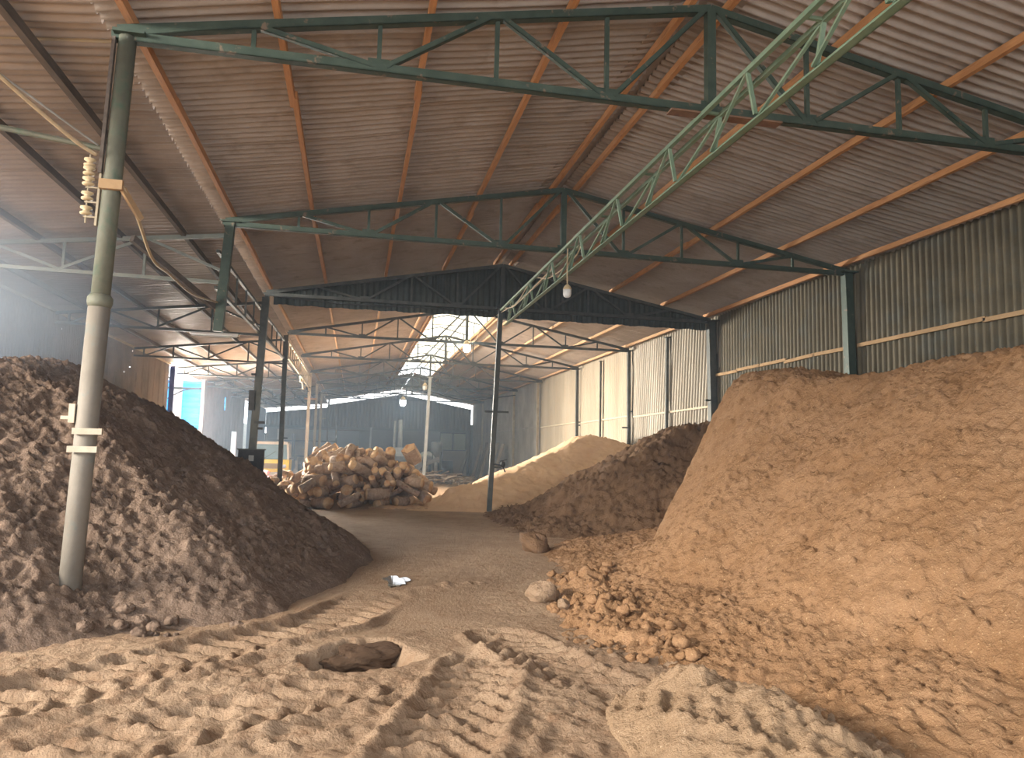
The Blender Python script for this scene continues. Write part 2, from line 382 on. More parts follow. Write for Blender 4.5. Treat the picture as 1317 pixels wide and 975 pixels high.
def pale_pile(x, y):
    d = sdf(P_POLY[:4]+[(14, 20), (14, 31)]+P_POLY[6:], x, y)+.2*fbm(x, y, .6, 3, 91)
    c = np.hypot((x-7.7), (y-25.8)*.9)
    z = smin(.47*d, 2.62-.30*c, .4)
    z = np.where(x < 2.6, np.minimum(z, .09+.45*np.clip(x-2.0, 0, 3)), z)  # thin pale tongue added to imitate the bright strip of floor before the firewood
    z = z+(.10*fbm(x, y, 1.1, 4, 93)+grain(x, y, 231, 1.0))*np.clip(d*2, 0, 1)
    return z-.06-.0125*np.clip(y-20, 0, 60)*np.clip(1-d, 0, 1), d
M_POLY = [(1.45, 4.15), (1.75, 4.75), (2.15, 4.95), (2.5, 4.7), (2.75, 4.15), (2.85, 3.4), (2.7, 2.6), (1.9, 2.5), (1.5, 3.3)]
def mound(x, y):
    d = sdf(M_POLY, x, y)+.10*fbm(x, y, 1.6, 3, 101)
    z = smin(np.clip(d, 0, 1)**1.25*.85, .20+.20*gauss(x, y, 2.1, 4.4, .22)+.17*gauss(x, y, 2.45, 3.85, .3, .35)+.06*fbm(x, y, 2, 3, 103), .2)
    return z+grain(x, y, 241, .3)*np.clip(d*3, 0, 1)+.02, d
def top_z(x, y):
    x = np.asarray(x, float); y = np.asarray(y, float)
    z = floor_z(x, y)
    for fn in (left_pile, right_pile, dark_pile, pale_pile):
        h, d = fn(x, y); z = np.where(d > 0, np.maximum(z, h), z)
    return z
def tz(x, y): return float(top_z(np.array([x]), np.array([y]))[0])
def fz(x, y): return float(floor_z(np.array([x]), np.array([y]))[0])

# ------------------------------------------------------------------ the setting: floor, roof, walls
def steps(spans):
    out = [spans[0][0]]
    for a, b, d in spans:
        n = max(1, round((b-a)/d)); out += [a+(b-a)*(k+1)/n for k in range(n)]
    return np.array(out)
xs = steps([(-14, -7.5, 1), (-7.5, -4, .2), (-4, 4.2, .028), (4.2, 10.5, .3), (10.5, 14, 1)])
ys = steps([(-6, 2.8, .4), (2.8, 7.5, .024), (7.5, 12, .035), (12, 20, .09), (20, 34, .25), (34, 68, .8)])
X, Y = np.meshgrid(xs, ys)
tag(grid_mesh('floor', X, Y, floor_z(X, Y), MT['soil']), kind='structure')

RX, RZ, SL = 3.75, 6.72, .187
def chord_z(x): return RZ-SL*abs(x-RX)          # top of the truss
def sheet_z(x): return chord_z(x)+.115
def corr(name, u0, u1, v0, v1, place, pitch, amp, m, lap=6, nu=8, lapd=.028, trapez=False, per=8, mask=None):
    n = int((v1-v0)/pitch*per); v = np.linspace(v0, v1, n+1); u = np.linspace(u0, u1, nu+1)
    U, V = np.meshgrid(u, v)
    ph = 2*np.pi*V/pitch
    w = np.clip(np.sin(ph)*2.2, -1, 1) if trapez else np.sin(ph)
    fr = (V/(pitch*lap)) % 1.0
    H = amp*w-lapd*fr
    P = place(U, V, H)
    mk = None if mask is None else mask(U, V)
    o = grid_mesh(name, P[0], P[1], P[2], m, True, mk)
    return o
def roof_place(sgn):
    def f(U, V, H):
        x = RX+sgn*U
        sag = .018*np.sin(V*1.03)*np.cos(U*1.4)
        return x, V, sheet_z_arr(x)+H+.02+sag
    return f
def sheet_z_arr(x): return RZ-SL*np.abs(x-RX)+.142
PIT = .146
tag(corr('ceiling_left', .05, 6.42, -3, 21.0, roof_place(-1), PIT, .034, MT['roof']), kind='structure')
tag(corr('ceiling_right', .05, 6.45, -3, 21.0, roof_place(1), PIT, .034, MT['roof']), kind='structure')
tag(corr('ceiling_left_rear', 1.15, 6.55, 21.0, 51, roof_place(-1), PIT, .02, MT['roof'], per=6), kind='structure')
tag(corr('ceiling_right_rear', 1.15, 6.45, 21.0, 51, roof_place(1), PIT, .02, MT['roof'], per=6), kind='structure')
tag(corr('ceiling_left_end', .05, 6.55, 51, 65.2, roof_place(-1), PIT, .02, MT['roof'], per=4), kind='structure')
tag(corr('ceiling_right_end', .05, 6.45, 51, 65.2, roof_place(1), PIT, .02, MT['roof'], per=4), kind='structure')
def lean_z(x): return 5.40-.115*(-2.6-x)
def lean_place(U, V, H): return -2.40-U, V, 5.40-.115*(-2.6-(-2.40-U))+H
tag(corr('ceiling_side_aisle', 0, 5.25, 1.5, 65.2, lean_place, PIT, .026, MT['lean_roof'], per=6, nu=6), kind='structure')

def wall_place(x, bow=0.0, slant=0.0, y0=0):
    def f(U, V, H): return x+H+bow*np.sin(V*.7), V+slant*(U-2), U
    return f
WX = 10.08
def wr(name, a, b, m, **k):
    return tag(corr(name, -.7, 5.70, a, b, wall_place(WX, k.pop('bow', 0), k.pop('slant', 0)), k.pop('pitch', .15), k.pop('amp', .017), m, lap=5, nu=6, lapd=.01, trapez=True, **k), kind='structure')
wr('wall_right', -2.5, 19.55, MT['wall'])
wr('wall_right_middle', 19.45, 26.4, MT['wall_grey'], slant=-.10, bow=.02, pitch=.19, amp=.03)
wr('wall_right_rear', 26.0, 40.2, MT['wall_cream'], pitch=.22, amp=.012)
wr('wall_right_end', 40.2, 65, MT['wall_smoke'], pitch=.25, amp=.02, bow=.05)
LX = -7.35
_hr = np.random.default_rng(4); _hv = _hr.uniform(16.5, 27, 26); _hu = _hr.uniform(3.6, 4.7, 26)
def nail_holes(U, V):
    m = np.ones(U.shape, bool)
    for a, c in zip(_hv, _hu): m &= ~((np.abs(V-a) < .022) & (np.abs(U-c) < .024))
    return m
tag(corr('wall_left', -.1, 4.90, 14.0, 31.4, wall_place(LX), .15, .017, MT['wall_left'], lap=5, nu=180, trapez=True, mask=nail_holes), kind='structure')
tag(corr('wall_left_middle', -.7, 4.92, 37.8, 52.2, wall_place(LX), .2, .02, MT['wall_pink'], lap=5, nu=30, trapez=True, per=6,
         mask=lambda U, V: ~(((np.abs(V-44.6) < .35) & (np.abs(U-4.0) < .45)) | ((V > 47.3) & (V < 49.3) & (U < 2.6)))), kind='structure')
tag(corr('wall_left_end', -.7, 4.7, 53.8, 64.2, wall_place(LX), .2, .02, MT['wall_blue'], lap=5, nu=4, trapez=True, per=6), kind='structure')

# back wall: upper sheet under a bright rake gap, lower recessed boards, header beam
BY = 64.3
def back_place(U, V, H):
    top = np.where(V < -2.4, 5.0-.115*(-2.6-V), RZ-.36-SL*np.abs(V-RX)*.97)
    return V, BY+H, 3.35+(top-3.35)*U
tag(corr('wall_back', 0, 1, LX, 9.86, back_place, .3, .03, MT['back'], lap=4, nu=3, trapez=True, per=6), kind='structure')
b = MB(); b.box((-7.3, BY+.35, -.8), (9.9, BY+.5, 3.4)); tag(b.build('wall_back_lower', MT['back']), kind='structure')
b = MB(); b.box((LX, BY-.15, 3.22), (9.7, BY+.35, 3.42)); tag(b.build('trim_back_header', MT['dark_steel']), kind='structure')
for nm, x0, x1, z0, z1, m in (('trim_back_tan_board', -6.4, -4.1, .2, 3.1, 'tan'), ('trim_back_blue_board', -4.1, .3, .1, 3.1, 'pale_blue'), ('trim_back_pale_board', 6.1, 7.4, -.5, 1.5, 'tan'), ('trim_back_right_board', 7.55, 9.6, -.6, 1.6, 'tan')):
    b = MB(); b.box((x0, BY+.2, z0), (x1, BY+.34, z1))
    n = int((x1-x0)/.35)
    for k in range(1, n): b.box((x0+(x1-x0)*k/n-.02, BY+.17, z0), (x0+(x1-x0)*k/n+.02, BY+.2, z1))
    tag(b.build(nm, MT[m]), kind='structure')
wn = tag(bpy.data.objects.new('window_1', None), kind='structure'); COL.objects.link(wn); wn.location = (8.3, BY+.2, 1.7)
b = MB()
for x in (7.2, 8.35, 9.5): b.box((x-.05, BY+.1, 1.65), (x+.05, BY+.3, 3.2))
for z in (1.65, 3.15): b.box((7.2, BY+.1, z-.05), (9.5, BY+.3, z+.05))
b.build('window_frame', MT['dark_steel'], wn)
b = MB(); b.box((7.25, BY+.18, 1.7), (9.45, BY+.22, 3.1)); b.build('pane', MT['window_panel'], wn)

b = MB(); b.box((9.78, BY-.25, -.9), (10.05, BY+.1, 3.9)); tag(b.build('trim_back_corner', MT['dark_steel']), kind='structure')
# ridge cap of the front bay
b = MB()
prof = [(-.42, -.02), (-.25, .035), (-.1, .075), (0, .085), (.1, .075), (.25, .035), (.42, -.02)]
pv = [(RX+a, RZ+.08+h) for a, h in prof]+[(RX+a, RZ+.09+h) for a, h in reversed(prof)]
b.prism(pv, -3, 20.9); tag(b.build('trim_ridge_cap', MT['roof']), kind='structure')

# ------------------------------------------------------------------ ridge monitor over the rear bay
mon = thing('ridge_skylight', 'raised curved translucent skylight running along the ridge of the rear bay', 'skylight', (RX, 36, 6.6))
n = 14; ar = [(-1.55+3.1*k/n) for k in range(n+1)]
ysk = np.linspace(20.6, 51.5, 60); U, V = np.meshgrid(np.array(ar), ysk)
Zs = 7.55-.42*(U/1.5)**2+.03*np.sin(V*2*np.pi/2.1)
capo = grid_mesh('curved_sheet', RX+U, V, Zs, MT['translucent_cap']); capo.parent = mon; capo.location = Vector(capo.location)-Vector(mon.location)
for sx in (-1, 1):
    m_ = MB(); m_.bar((RX+sx*1.15, 20.6, 6.63), (RX+sx*1.15, 51.5, 6.63), .06, .12); m_.build('curb', MT['wood_far'], mon)
    m_ = MB(); m_.bar((RX+sx*.75, 20.6, 7.38), (RX+sx*.75, 51.5, 7.38), .05, .06); m_.build('rail', MT['dark_steel'], mon)
for y in np.arange(22, 51.6, 3.25):
    m_ = MB()
    for sx in (-1, 1):
        m_.bar((RX+sx*1.15, y, 6.6), (RX+sx*1.15, y, 7.22), .04, .04); m_.bar((RX+sx*1.4, y, 7.15), (RX, y, 7.5), .04, .04)
    m_.bar((RX-1.15, y, 7.05), (RX+1.15, y, 7.05), .03, .03); m_.build('bow_frame', MT['dark_steel'], mon)

# ------------------------------------------------------------------ roof trusses
XL, XR = -2.38, 9.88
KX = [XL+(XR-XL)*k/10 for k in range(11)]
ZB = 5.47
def make_truss(label, y, m, t=1.0, group='roof trusses'):
    o = thing('roof_truss', label, 'truss', (RX, y, ZB), group)
    b = lambda: MB()
    for s, xe in ((-1, XL), (1, XR)):
        q = b(); q.angle((RX, y, chord_z(RX)-.05), (xe, y, chord_z(xe)-.05), .09*t, .012, flip=s); q.build('top_chord', m, o)
    q = b(); q.angle((XL-.05, y, ZB), (XR+.05, y, ZB), .09*t, .012); q.build('bottom_chord', m, o)
    q = b(); q.bar((RX, y, ZB), (RX, y, RZ-.06), .10*t, .10*t, (0, 1, 0)); q.build('king_post', m, o)
    for k in (1, 2, 3, 4, 6, 7, 8, 9):
        q = b(); q.bar((KX[k], y+.01, ZB), (KX[k], y+.01, chord_z(KX[k])-.06), .045*t, .045*t, (0, 1, 0)); q.build('vertical_strut', m, o)
    for (a, ta), (c, tb_) in (((0, 0), (1, 1)), ((1, 1), (2, 0)), ((2, 0), (3, 1)), ((3, 1), (4, 0)), ((4, 0), (5, 1)), ((5, 1), (6, 0)), ((6, 0), (7, 1)), ((7, 1), (8, 0)), ((8, 0), (9, 1)), ((9, 1), (10, 0))):
        za = chord_z(KX[a])-.07 if ta else ZB+.02; zb = chord_z(KX[c])-.07 if tb_ else ZB+.02
        e = .06 if c > a else -.06
        q = b(); q.angle((KX[a]+.07, y-.02, za), (KX[c]-.07, y-.02, zb), .055*t, .01); q.build('diagonal_strut', m, o)
    q = b()
    for k in (2, 4, 5, 6, 8): q.box((KX[k]-.11, y-.008, ZB-.03), (KX[k]+.11, y+.008, ZB+.11))
    q.build('gusset_plates', m, o)
    return o
t1 = make_truss('first green steel truss, resting on the leaning pipe column', 7.36, MT['green'])
dup(t1, (RX, 13.4, ZB), 'green steel truss behind the hanging bare bulb, resting on the stub column')
t3 = make_truss('dark green steel truss fixed against the dark hanging sheet panel', 19.45, MT['dark_steel'], .95)
for k, y in enumerate((26.0, 32.4, 39.2, 45.6, 52.0, 58.2)):
    lab = ['first', 'second', 'third', 'fourth', 'fifth', 'sixth'][k]
    dup(t3, (RX, y, ZB), 'dark steel truss, %s one seen under and beyond the hanging sheet panel' % lab)
# rusty splice plate on the nearest truss under the girder
tag(MB().box((3.25, 7.28, 5.395), (4.6, 7.42, 5.415)).build('splice_plate', mat('rusty_plate', (.13, .075, .05), (.19, .11, .07), 6, .8)), 'rusty flat plate under the nearest truss where the girder crosses', 'plate')

# dark hanging sheet panel on the third truss
def gp(U, V, H):
    top = RZ-SL*np.abs(V-RX)-.04; bot = 5.24+.012*np.sin(V*9)
    return V, 19.56+H, bot+(np.maximum(top, bot+.02)-bot)*U
pn = thing('hanging_sheet_panel', 'dark green corrugated sheet panel filling the gable of the third truss', 'panel', (RX, 19.56, 5.24))
for a, c in ((-2.2, RX), (RX, 9.8)):
    q = corr('corrugated_sheet', 0, 1, a, c, gp, .155, .016, MT['gable'], lap=6, nu=2, trapez=True); q.parent = pn; q.location = Vector(q.location)-Vector(pn.location)
q = MB(); q.tube([(-2.2, 19.40, 5.42), (-.5, 19.39, 5.33), (2, 19.39, 5.36), (3.4, 19.39, 5.34), (3.6, 19.36, 5.2)], .014, 6); tag(q.build('loose_cable', MT['black'], None), 'thin black cable strung along the foot of the dark sheet panel', 'cable')

# side aisle half trusses
def make_side(label, y, m):
    o = thing('aisle_truss', label, 'truss', (-4.9, y, 4.45), 'side aisle trusses')
    zt = lambda x: lean_z(x)-.17
    q = MB(); q.bar((-7.2, y, zt(-7.2)), (XL, y, zt(XL)), .06, .07); q.build('top_chord', m, o)
    q = MB(); q.bar((-7.2, y, 4.47), (XL, y, 4.42), .06, .06); q.build('bottom_chord', m, o)
    xs_ = [-6.9, -6.0, -4.9, -3.65]
    for x in xs_:
        q = MB(); q.bar((x, y, 4.45), (x, y, zt(x)), .04, .04, (0, 1, 0)); q.build('vertical_strut', m, o)
    for p, r in (((-6.0, zt(-6)), (-4.95, 4.47)), ((-4.95, 4.47), (-3.65, zt(-3.65))), ((-3.65, zt(-3.65)), (XL+.05, 4.6)), ((-6.9, 4.47), (-6.0, zt(-6)))):
        q = MB(); q.bar((p[0], y-.02, p[1]), (r[0], y-.02, r[1]), .04, .045); q.build('diagonal_strut', m, o)
    return o
s2 = make_side('grey side aisle truss beside the hanging stub column', 13.4, mat('grey_green_steel', (.13, .15, .13), (.19, .20, .17), 4, .65, .1))
s3 = make_side('dark side aisle truss at the leaning column with the black box', 19.5, MT['dark_steel'])
for y, l in ((26.0, 'dark side aisle truss at the thin post behind the leaning column'), (32.0, 'side aisle truss above the near edge of the bright side opening'), (38.4, 'side aisle truss above the far edge of the bright side opening'),
             (45.6, 'side aisle truss over the pinkish brown side wall'), (52.0, 'last side aisle truss before the back wall')):
    dup(s3, (-4.9, y, 4.45), l)
q = MB(); q.tube([(-7.2, 7.36, 4.98), (-2.42, 7.36, 5.42)], .022, 8); tag(q.build('rafter_pipe', MT['warm_steel']), 'thin tan pipe running sideways from the head of the leaning pipe column', 'pipe')
q = MB(); q.tube([(-7.2, 7.36, 4.72), (-3.3, 7.36, 4.46), (-2.42, 7.36, 4.35)], .028, 8); tag(q.build('tie_pipe', MT['pole']), 'grey green tie pipe running sideways from the pole above the insulators', 'pipe')

# ------------------------------------------------------------------ purlins
side_names = {-1: 'column', 1: 'wall'}
for sgn in (-1, 1):
    for k, dx in enumerate((.22, 1.62, 3.15, 4.68, 6.02)):
        x = RX+sgn*dx; z = chord_z(x)+.05
        lab = ['ridge', 'second', 'third', 'fourth', 'eave'][k]
        nm = {'ridge': 'orange timber ridge purlin on the %s side of the ridge cap, front bay', 'eave': 'orange timber eave purlin along the %s edge of the front roof'}.get(lab, 'orange timber purlin, '+lab+' down from the ridge on the front %s side roof slope') % side_names[sgn]
        q = MB(); yy = [-2.5, 3.2, 9.3, 14.8, 19.6]
        for i in range(4):
            j = random.uniform(-.025, .025); j2 = random.uniform(-.025, .025)
            q.bar((x+j, yy[i]-(.25 if i else 0), z+(.0 if i % 2 else .004)), (x+j2, yy[i+1], z), .062+.006*(i % 2), .098)
        tag(q.build('timber_purlin', MT['wood']), nm, 'purlin', 'front bay purlins')
        if k == 0: x = RX+sgn*1.28
        q = MB(); q.bar((x, 19.9, z-(.16 if k == 0 else 0)), (x, 64, z-(.16 if k == 0 else 0)), .06, .09)
        nm = {'ridge': 'dull timber purlin along the %s side rim of the skylight slot', 'eave': 'dull timber eave purlin on the %s edge of the rear roof'}.get(lab, 'dull timber purlin, '+lab+' down from the ridge on the rear %s side roof slope') % side_names[sgn]
        tag(q.build('timber_purlin', MT['wood_far']), nm, 'purlin', 'rear bay purlins')
for k, x in enumerate((-3.05, -4.05, -5.3, -6.5)):
    q = MB(); q.bar((x, 1.6, lean_z(x)-.115), (x, 64, lean_z(x)-.115), .07, .10)
    tag(q.build('timber_purlin', MT['dark_wood']), 'dark dusty timber purlin under the side aisle roof, %s from the columns' % ORD[k], 'purlin', 'side aisle purlins')
# wall girts
for nm, a, c in (('front', -2.4, 13.2), ('rear', 13.55, 19.3)):
    q = MB(); pts = np.linspace(a, c, 6)
    for i in range(5): q.bar((WX-.06, pts[i], 3.93+random.uniform(-.03, .03)), (WX-.06, pts[i+1]+.05, 3.93+random.uniform(-.03, .03)), .05, .075)
    tag(q.build('timber_girt', MT['girt']), 'brown timber girt on the dark corrugated wall, %s the green wall column' % {'front': 'nearer than', 'rear': 'just behind'}[nm], 'girt', 'right wall girts')
for a, c, l in ((19.8, 25.8, 'pale girt across the leaning zinc wall sheets'), (26.2, 32.3, 'thin girt across the nearer cream wall sheets'), (32.6, 39.8, 'thin girt across the farther cream wall sheets'), (40.6, 64, 'thin girt along the smoky far end of the long wall')):
    q = MB(); q.bar((WX-.06, a, 3.05), (WX-.06, c, 3.0), .045, .06); tag(q.build('wall_girt', MT['warm_steel'] if a < 40 else MT['wall_smoke']), l, 'girt', 'right wall girts')
q = MB(); q.bar((LX+.06, 14.1, 4.78), (LX+.06, 31.3, 4.78), .05, .06); tag(q.build('wall_plate', MT['warm_steel']), 'thin pale rail along the top of the hazy corrugated aisle wall', 'rail')

# ------------------------------------------------------------------ longitudinal girders
gr = thing('lattice_girder', 'light green lattice girder running back under the ridge to the centre column', 'girder', (RX, 10, 4.93), 'lattice girders')
q = MB(); q.bar((3.62, 2.5, 5.40), (3.62, 18.9, 5.33), .05, .05); q.bar((3.82, 2.5, 5.40), (3.82, 18.9, 5.33), .05, .05); q.build('top_chord', MT['light_green'], gr)
q = MB(); q.angle((3.72, 2.5, 4.92), (3.72, 18.9, 4.96), .085, .014); q.build('bottom_chord', MT['light_green'], gr)
ys_ = np.arange(2.6, 18.9, .93)
for i, y in enumerate(ys_):
    sx = .1 if i % 2 else -.1
    q = MB(); q.bar((3.72+sx, y, 5.38), (3.72+sx*.2, y, 4.95), .04, .03, (0, 1, 0)); q.build('vertical_strut', MT['light_green'], gr)
    if i+1 < len(ys_):
        sx = .1 if i % 2 else -.1
        q = MB(); q.bar((3.72+sx, y, 5.38), (3.72+sx*.2, ys_[i+1], 4.95), .032, .025); q.build('diagonal_strut', MT['light_green'], gr)
        if i % 2: q = MB(); q.bar((3.62, y, 5.39), (3.82, y, 5.39), .03, .03); q.build('cross_tie', MT['light_green'], gr)
g2 = thing('lattice_girder', 'tan lattice girder along the column line beyond the thin dark post', 'girder', (-2.4, 32, 4.6), 'lattice girders')
q = MB(); q.bar((-2.42, 26, 5.26), (-2.42, 39.1, 5.26), .06, .06); q.build('top_chord', MT['warm_steel'], g2)
q = MB(); q.bar((-2.42, 26, 4.72), (-2.42, 39.1, 4.62), .06, .06); q.build('bottom_chord', MT['warm_steel'], g2)
for y in np.arange(26.6, 39, .95):
    q = MB(); q.bar((-2.42, y, 4.7), (-2.42, y, 5.25), .04, .04, (0, 1, 0)); q.build('vertical_strut', MT['warm_steel'], g2)
g3 = thing('lattice_girder', 'grey lattice girder slanting back from the stub column to the leaning column', 'girder', (-2.45, 16, 4.6), 'lattice girders')
q = MB(); q.bar((-2.5, 13.5, 5.0), (-2.5, 26, 5.2), .055, .055); q.build('top_chord', MT['dark_steel'], g3)
q = MB(); q.bar((-2.5, 13.5, 4.35), (-2.5, 26, 4.62), .055, .055); q.build('bottom_chord', MT['dark_steel'], g3)
for i, y in enumerate(np.arange(14.4, 25.8, 1.3)):
    q = MB(); q.bar((-2.5, y, 4.40+.02*i), (-2.5, y, 5.02+.016*i), .035, .035, (0, 1, 0)); q.build('vertical_strut', MT['dark_steel'], g3)
q = MB(); q.bar((-3.35, 11.6, 4.62), (-2.48, 13.35, 3.98), .07, .10); tag(q.build('timber_brace', MT['dark_wood']), 'dark reddish timber brace slanting down to the foot of the stub column', 'brace')

# ------------------------------------------------------------------ columns
pc = thing('pipe_column', 'leaning grey green pipe column standing at the foot of the dull brown pile', 'column', (-2.4, 7.36, 0))
def pp(z): return (-2.43+.135*z/5.5*1.0, 7.36, z)
q = MB(); q.tube([pp(2.86), pp(4.2), pp(5.5)], [.082, .08, .08], 20); q.build('upper_pipe', MT['pole'], pc, True)
q = MB(); q.tube([pp(-.12), pp(1.4), pp(2.95)], [.092, .092, .094], 20); q.build('lower_pipe', MT['pole_low'], pc, True)
q = MB(); q.tube([pp(2.84), pp(2.88), pp(2.93), pp(2.96)], [.094, .108, .108, .085], 20); q.build('collar', MT['pole'], pc, True)
q = MB(); q.bar((-2.43, 7.32, 4.1), (-2.40, 7.32, 5.44), .03, .05, (0, 1, 0)); q.build('side_strip', MT['dark_wood'], pc)
q = MB(); q.box((-2.40, 7.24, 5.47), (-2.12, 7.48, 5.50)); q.build('cap_plate', MT['green'], pc)
for z, dx in ((1.70, .03), (1.54, 0)):
    q = MB(); q.cbox((-2.37+dx, 7.25, z), (.24, .06, .055), rz=.05); q.build('wooden_cleat', MT['block'], pc)
q = MB(); q.cbox((-2.50, 7.33, 1.86), (.05, .07, .17)); q.cbox((-2.55, 7.33, 1.82), (.08, .05, .03)); q.build('switch_box', MT['block'], pc)
q = MB(); q.cbox((-2.31, 7.26, 3.98), (.20, .05, .09)); q.bar((-2.22, 7.30, 3.96), (-2.10, 7.50, 3.74), .03, .06); q.build('timber_bracket', MT['girt'], pc)
ins = thing('insulator_rack', 'vertical rack of tan porcelain spool insulators on the leaning pipe column', 'insulator', (-2.46, 7.34, 3.6))
q = MB(); q.bar((-2.44, 7.34, 3.60), (-2.425, 7.34, 4.28), .02, .035, (0, 1, 0)); q.build('backing_bar', MT['warm_steel'], ins)
for z in (3.74, 3.88, 4.02, 4.12, 4.2):
    q = MB(); q.lathe((-2.53, 7.34, z-.042), [(.025, 0), (.05, .008), (.052, .022), (.026, .036), (.026, .048), (.052, .062), (.05, .076), (.025, .084)]); q.build('spool', MT['porcelain'], ins, True)
q = MB(); q.tube([(-2.53, 7.34, 3.62), (-2.53, 7.34, 4.28)], .008, 6)
for z in (3.68, 3.82, 3.96): q.bar((-2.55, 7.34, z), (-2.44, 7.34, z), .02, .012)
q.build('pin', MT['warm_steel'], ins)
sc_ = thing('stub_column', 'green stub column hanging cut off from the second truss, above the dull brown pile', 'column', (-2.33, 13.4, 3.55))
q = MB(); q.bar((-2.40, 13.4, 3.56), (-2.30, 13.4, 5.5), .15, .15, (0, 1, 0)); q.build('post', MT['green'], sc_)
q = MB(); q.box((-2.48, 13.28, 5.49), (-2.12, 13.52, 5.515)); q.build('cap_plate', MT['green'], sc_)
lc = thing('steel_column', 'leaning dark steel column carrying a black control box by the dull brown pile', 'column', (-2.5, 19.5, 0), 'left steel columns')
q = MB(); q.bar((-2.56, 19.5, -.1), (-2.38, 19.5, 5.5), .17, .17, (0, 1, 0)); q.build('post', MT['dark_steel'], lc)
for z, dx, w, hgt in ((2.75, -.12, .14, .50), (2.2, .1, .25, .06), (2.05, .12, .12, .06), (3.4, -.1, .12, .05)):
    q = MB(); q.cbox((-2.46+dx, 19.42, z), (w, .10, hgt)); q.build('clamp', MT['black'], lc)
cb = thing('control_box', 'black control box fixed low on the leaning dark column', 'box', (-2.5, 19.3, 1.0))
q = MB(); q.box((-2.80, 19.22, .92), (-2.20, 19.40, 1.52)); casing = q.build('casing', MT['black'], cb)
q = MB(); q.box((-2.55, 19.205, 1.24), (-2.43, 19.22, 1.38)); q.build('plate', MT['pale_grey'], casing)
q = MB(); q.box((-2.83, 19.20, 1.51), (-2.17, 19.42, 1.54)); q.build('lid_edge', MT['dark_steel'], cb)
def post(label, x0, x1, y, ztop, m, w=.12, zb=None, grp='left steel columns', name='steel_post', extra=()):
    zb = fz(x0, y)-.05 if zb is None else zb
    o = thing(name, label, 'post', (x0, y, zb), grp)
    q = MB(); q.bar((x0, y, zb), (x1, y, ztop), w, w, (0, 1, 0)); q.build('shaft', m, o)
    q = MB(); q.cbox((x1, y, ztop-.01), (w*2, w*2, .03)); q.build('cap_plate', m, o)
    for z, l in extra:
        q = MB(); q.cbox((x0+(x1-x0)*z/ztop+l/2*.6, y-.03, z), (abs(l), .05, .05)); q.build('peg', m, o)
    return o
post('thin dark steel post just beyond the leaning column with the black box', -2.42, -2.46, 26, 5.46, MT['dark_steel'], .15, zb=-.2, extra=((1.9, .25),))
post('tan steel post under the near end of the tan lattice girder', -2.42, -2.40, 39.0, 5.4, MT['warm_steel'], .15, extra=((1.5, -.3),))
post('tan steel post second beyond the firewood on the column line', -2.38, -2.38, 45.6, 5.4, MT['warm_steel'], .14)
post('tan steel post third beyond the firewood on the column line', -2.38, -2.38, 52.0, 5.4, MT['warm_steel'], .14, extra=((3.6, .4),))
post('grey steel post fourth beyond the firewood on the column line', -2.1, -2.1, 58.2, 5.4, MT['dark_steel'], .12)
post('dark centre column standing on the edge of the pale sawdust pile', 3.48, 3.66, 19.15, 5.42, MT['dark_steel'], .12, zb=.05, grp='centre columns', name='centre_column', extra=((2.65, .45), (2.65, -.35), (1.2, .3)))
post('pale pipe centre column standing behind the firewood', 3.55, 3.72, 38.9, 5.44, MT['pale_grey'], .15, grp='centre columns', name='centre_column')
post('thin pale post in front of the dark back wall', 1.1, 1.2, 60, 3.3, MT['pale_grey'], .14, grp='centre columns', name='centre_column')
# tap on the dark centre column
tp = thing('tap_valve', 'small dark valve on the dark centre column above the pale sawdust', 'valve', (3.6, 19.05, 1.15))
q = MB(); q.bar((3.53, 19.05, 1.28), (3.84, 19.05, 1.25), .04, .04); q.build('pipe', MT['black'], tp)
q = MB(); q.lathe((3.80, 19.05, 1.20), [(.03, 0), (.06, .04), (.06, .12), (.03, .16)]); q.build('body', MT['black'], tp)
q = MB(); q.bar((3.72, 19.05, 1.36), (3.9, 19.05, 1.40), .03, .02); q.bar((3.8, 19.05, 1.22), (3.86, 19.05, 1.08), .03, .03); q.build('handle', MT['black'], tp)
for y, l, m in ((13.4, 'green wall column behind the huge orange brown pile', 'green'), (19.45, 'dark wall column under the wall end of the dark sheet panel', 'dark_steel'),
                (26.0, 'dark wall column behind the leaning zinc sheets', 'dark_steel'), (32.6, 'dark wall column between cream sheets, third from the panel', 'dark_steel'),
                (40.1, 'pale wall column where cream sheets meet smoky sheets', 'warm_steel'), (46.5, 'pale wall column, first along the smoky end', 'warm_steel'),
                (53, 'pale wall column, second along the smoky end', 'warm_steel'), (58.5, 'pale wall column, third along the smoky end', 'warm_steel')):
    ex = {13.4: (), 19.45: ((3.2, -.3), (2.1, -.45)), 26.0: ((2.6, -.35), (3.2, .2)), 32.6: ((2.0, -.5), (2.9, .35))}.get(y, ())
    lean = .16 if y < 20 else 0
    post(l, 9.93+lean*.5, 9.90, y, 5.5, MT[m], .17 if y < 14 else (.2 if y < 20 else .12), zb=-.2 if y < 40 else fz(9.9, y)-.05, grp='right wall columns', name='wall_column', extra=ex)
post('slanted thin post halfway along the leaning zinc sheets', 9.9, 9.95, 22.6, 5.5, MT['dark_steel'], .09, zb=-.1, grp='right wall columns', name='wall_column')
post('thin post halfway along the nearer cream sheets', 9.95, 9.95, 29.4, 5.5, MT['dark_steel'], .07, zb=-.1, grp='right wall columns', name='wall_column')
# posts framing the side opening
post('dark blue post at the near edge of the bright side opening', LX+.1, LX+.1, 31.5, 4.7, mat('blue_post', (.04, .05, .16), (.06, .07, .2), 3, .6), .16, grp='side opening posts')
post('pale post at the far edge of the bright side opening', LX+.1, LX+.1, 37.7, 4.75, MT['white'], .12, grp='side opening posts')

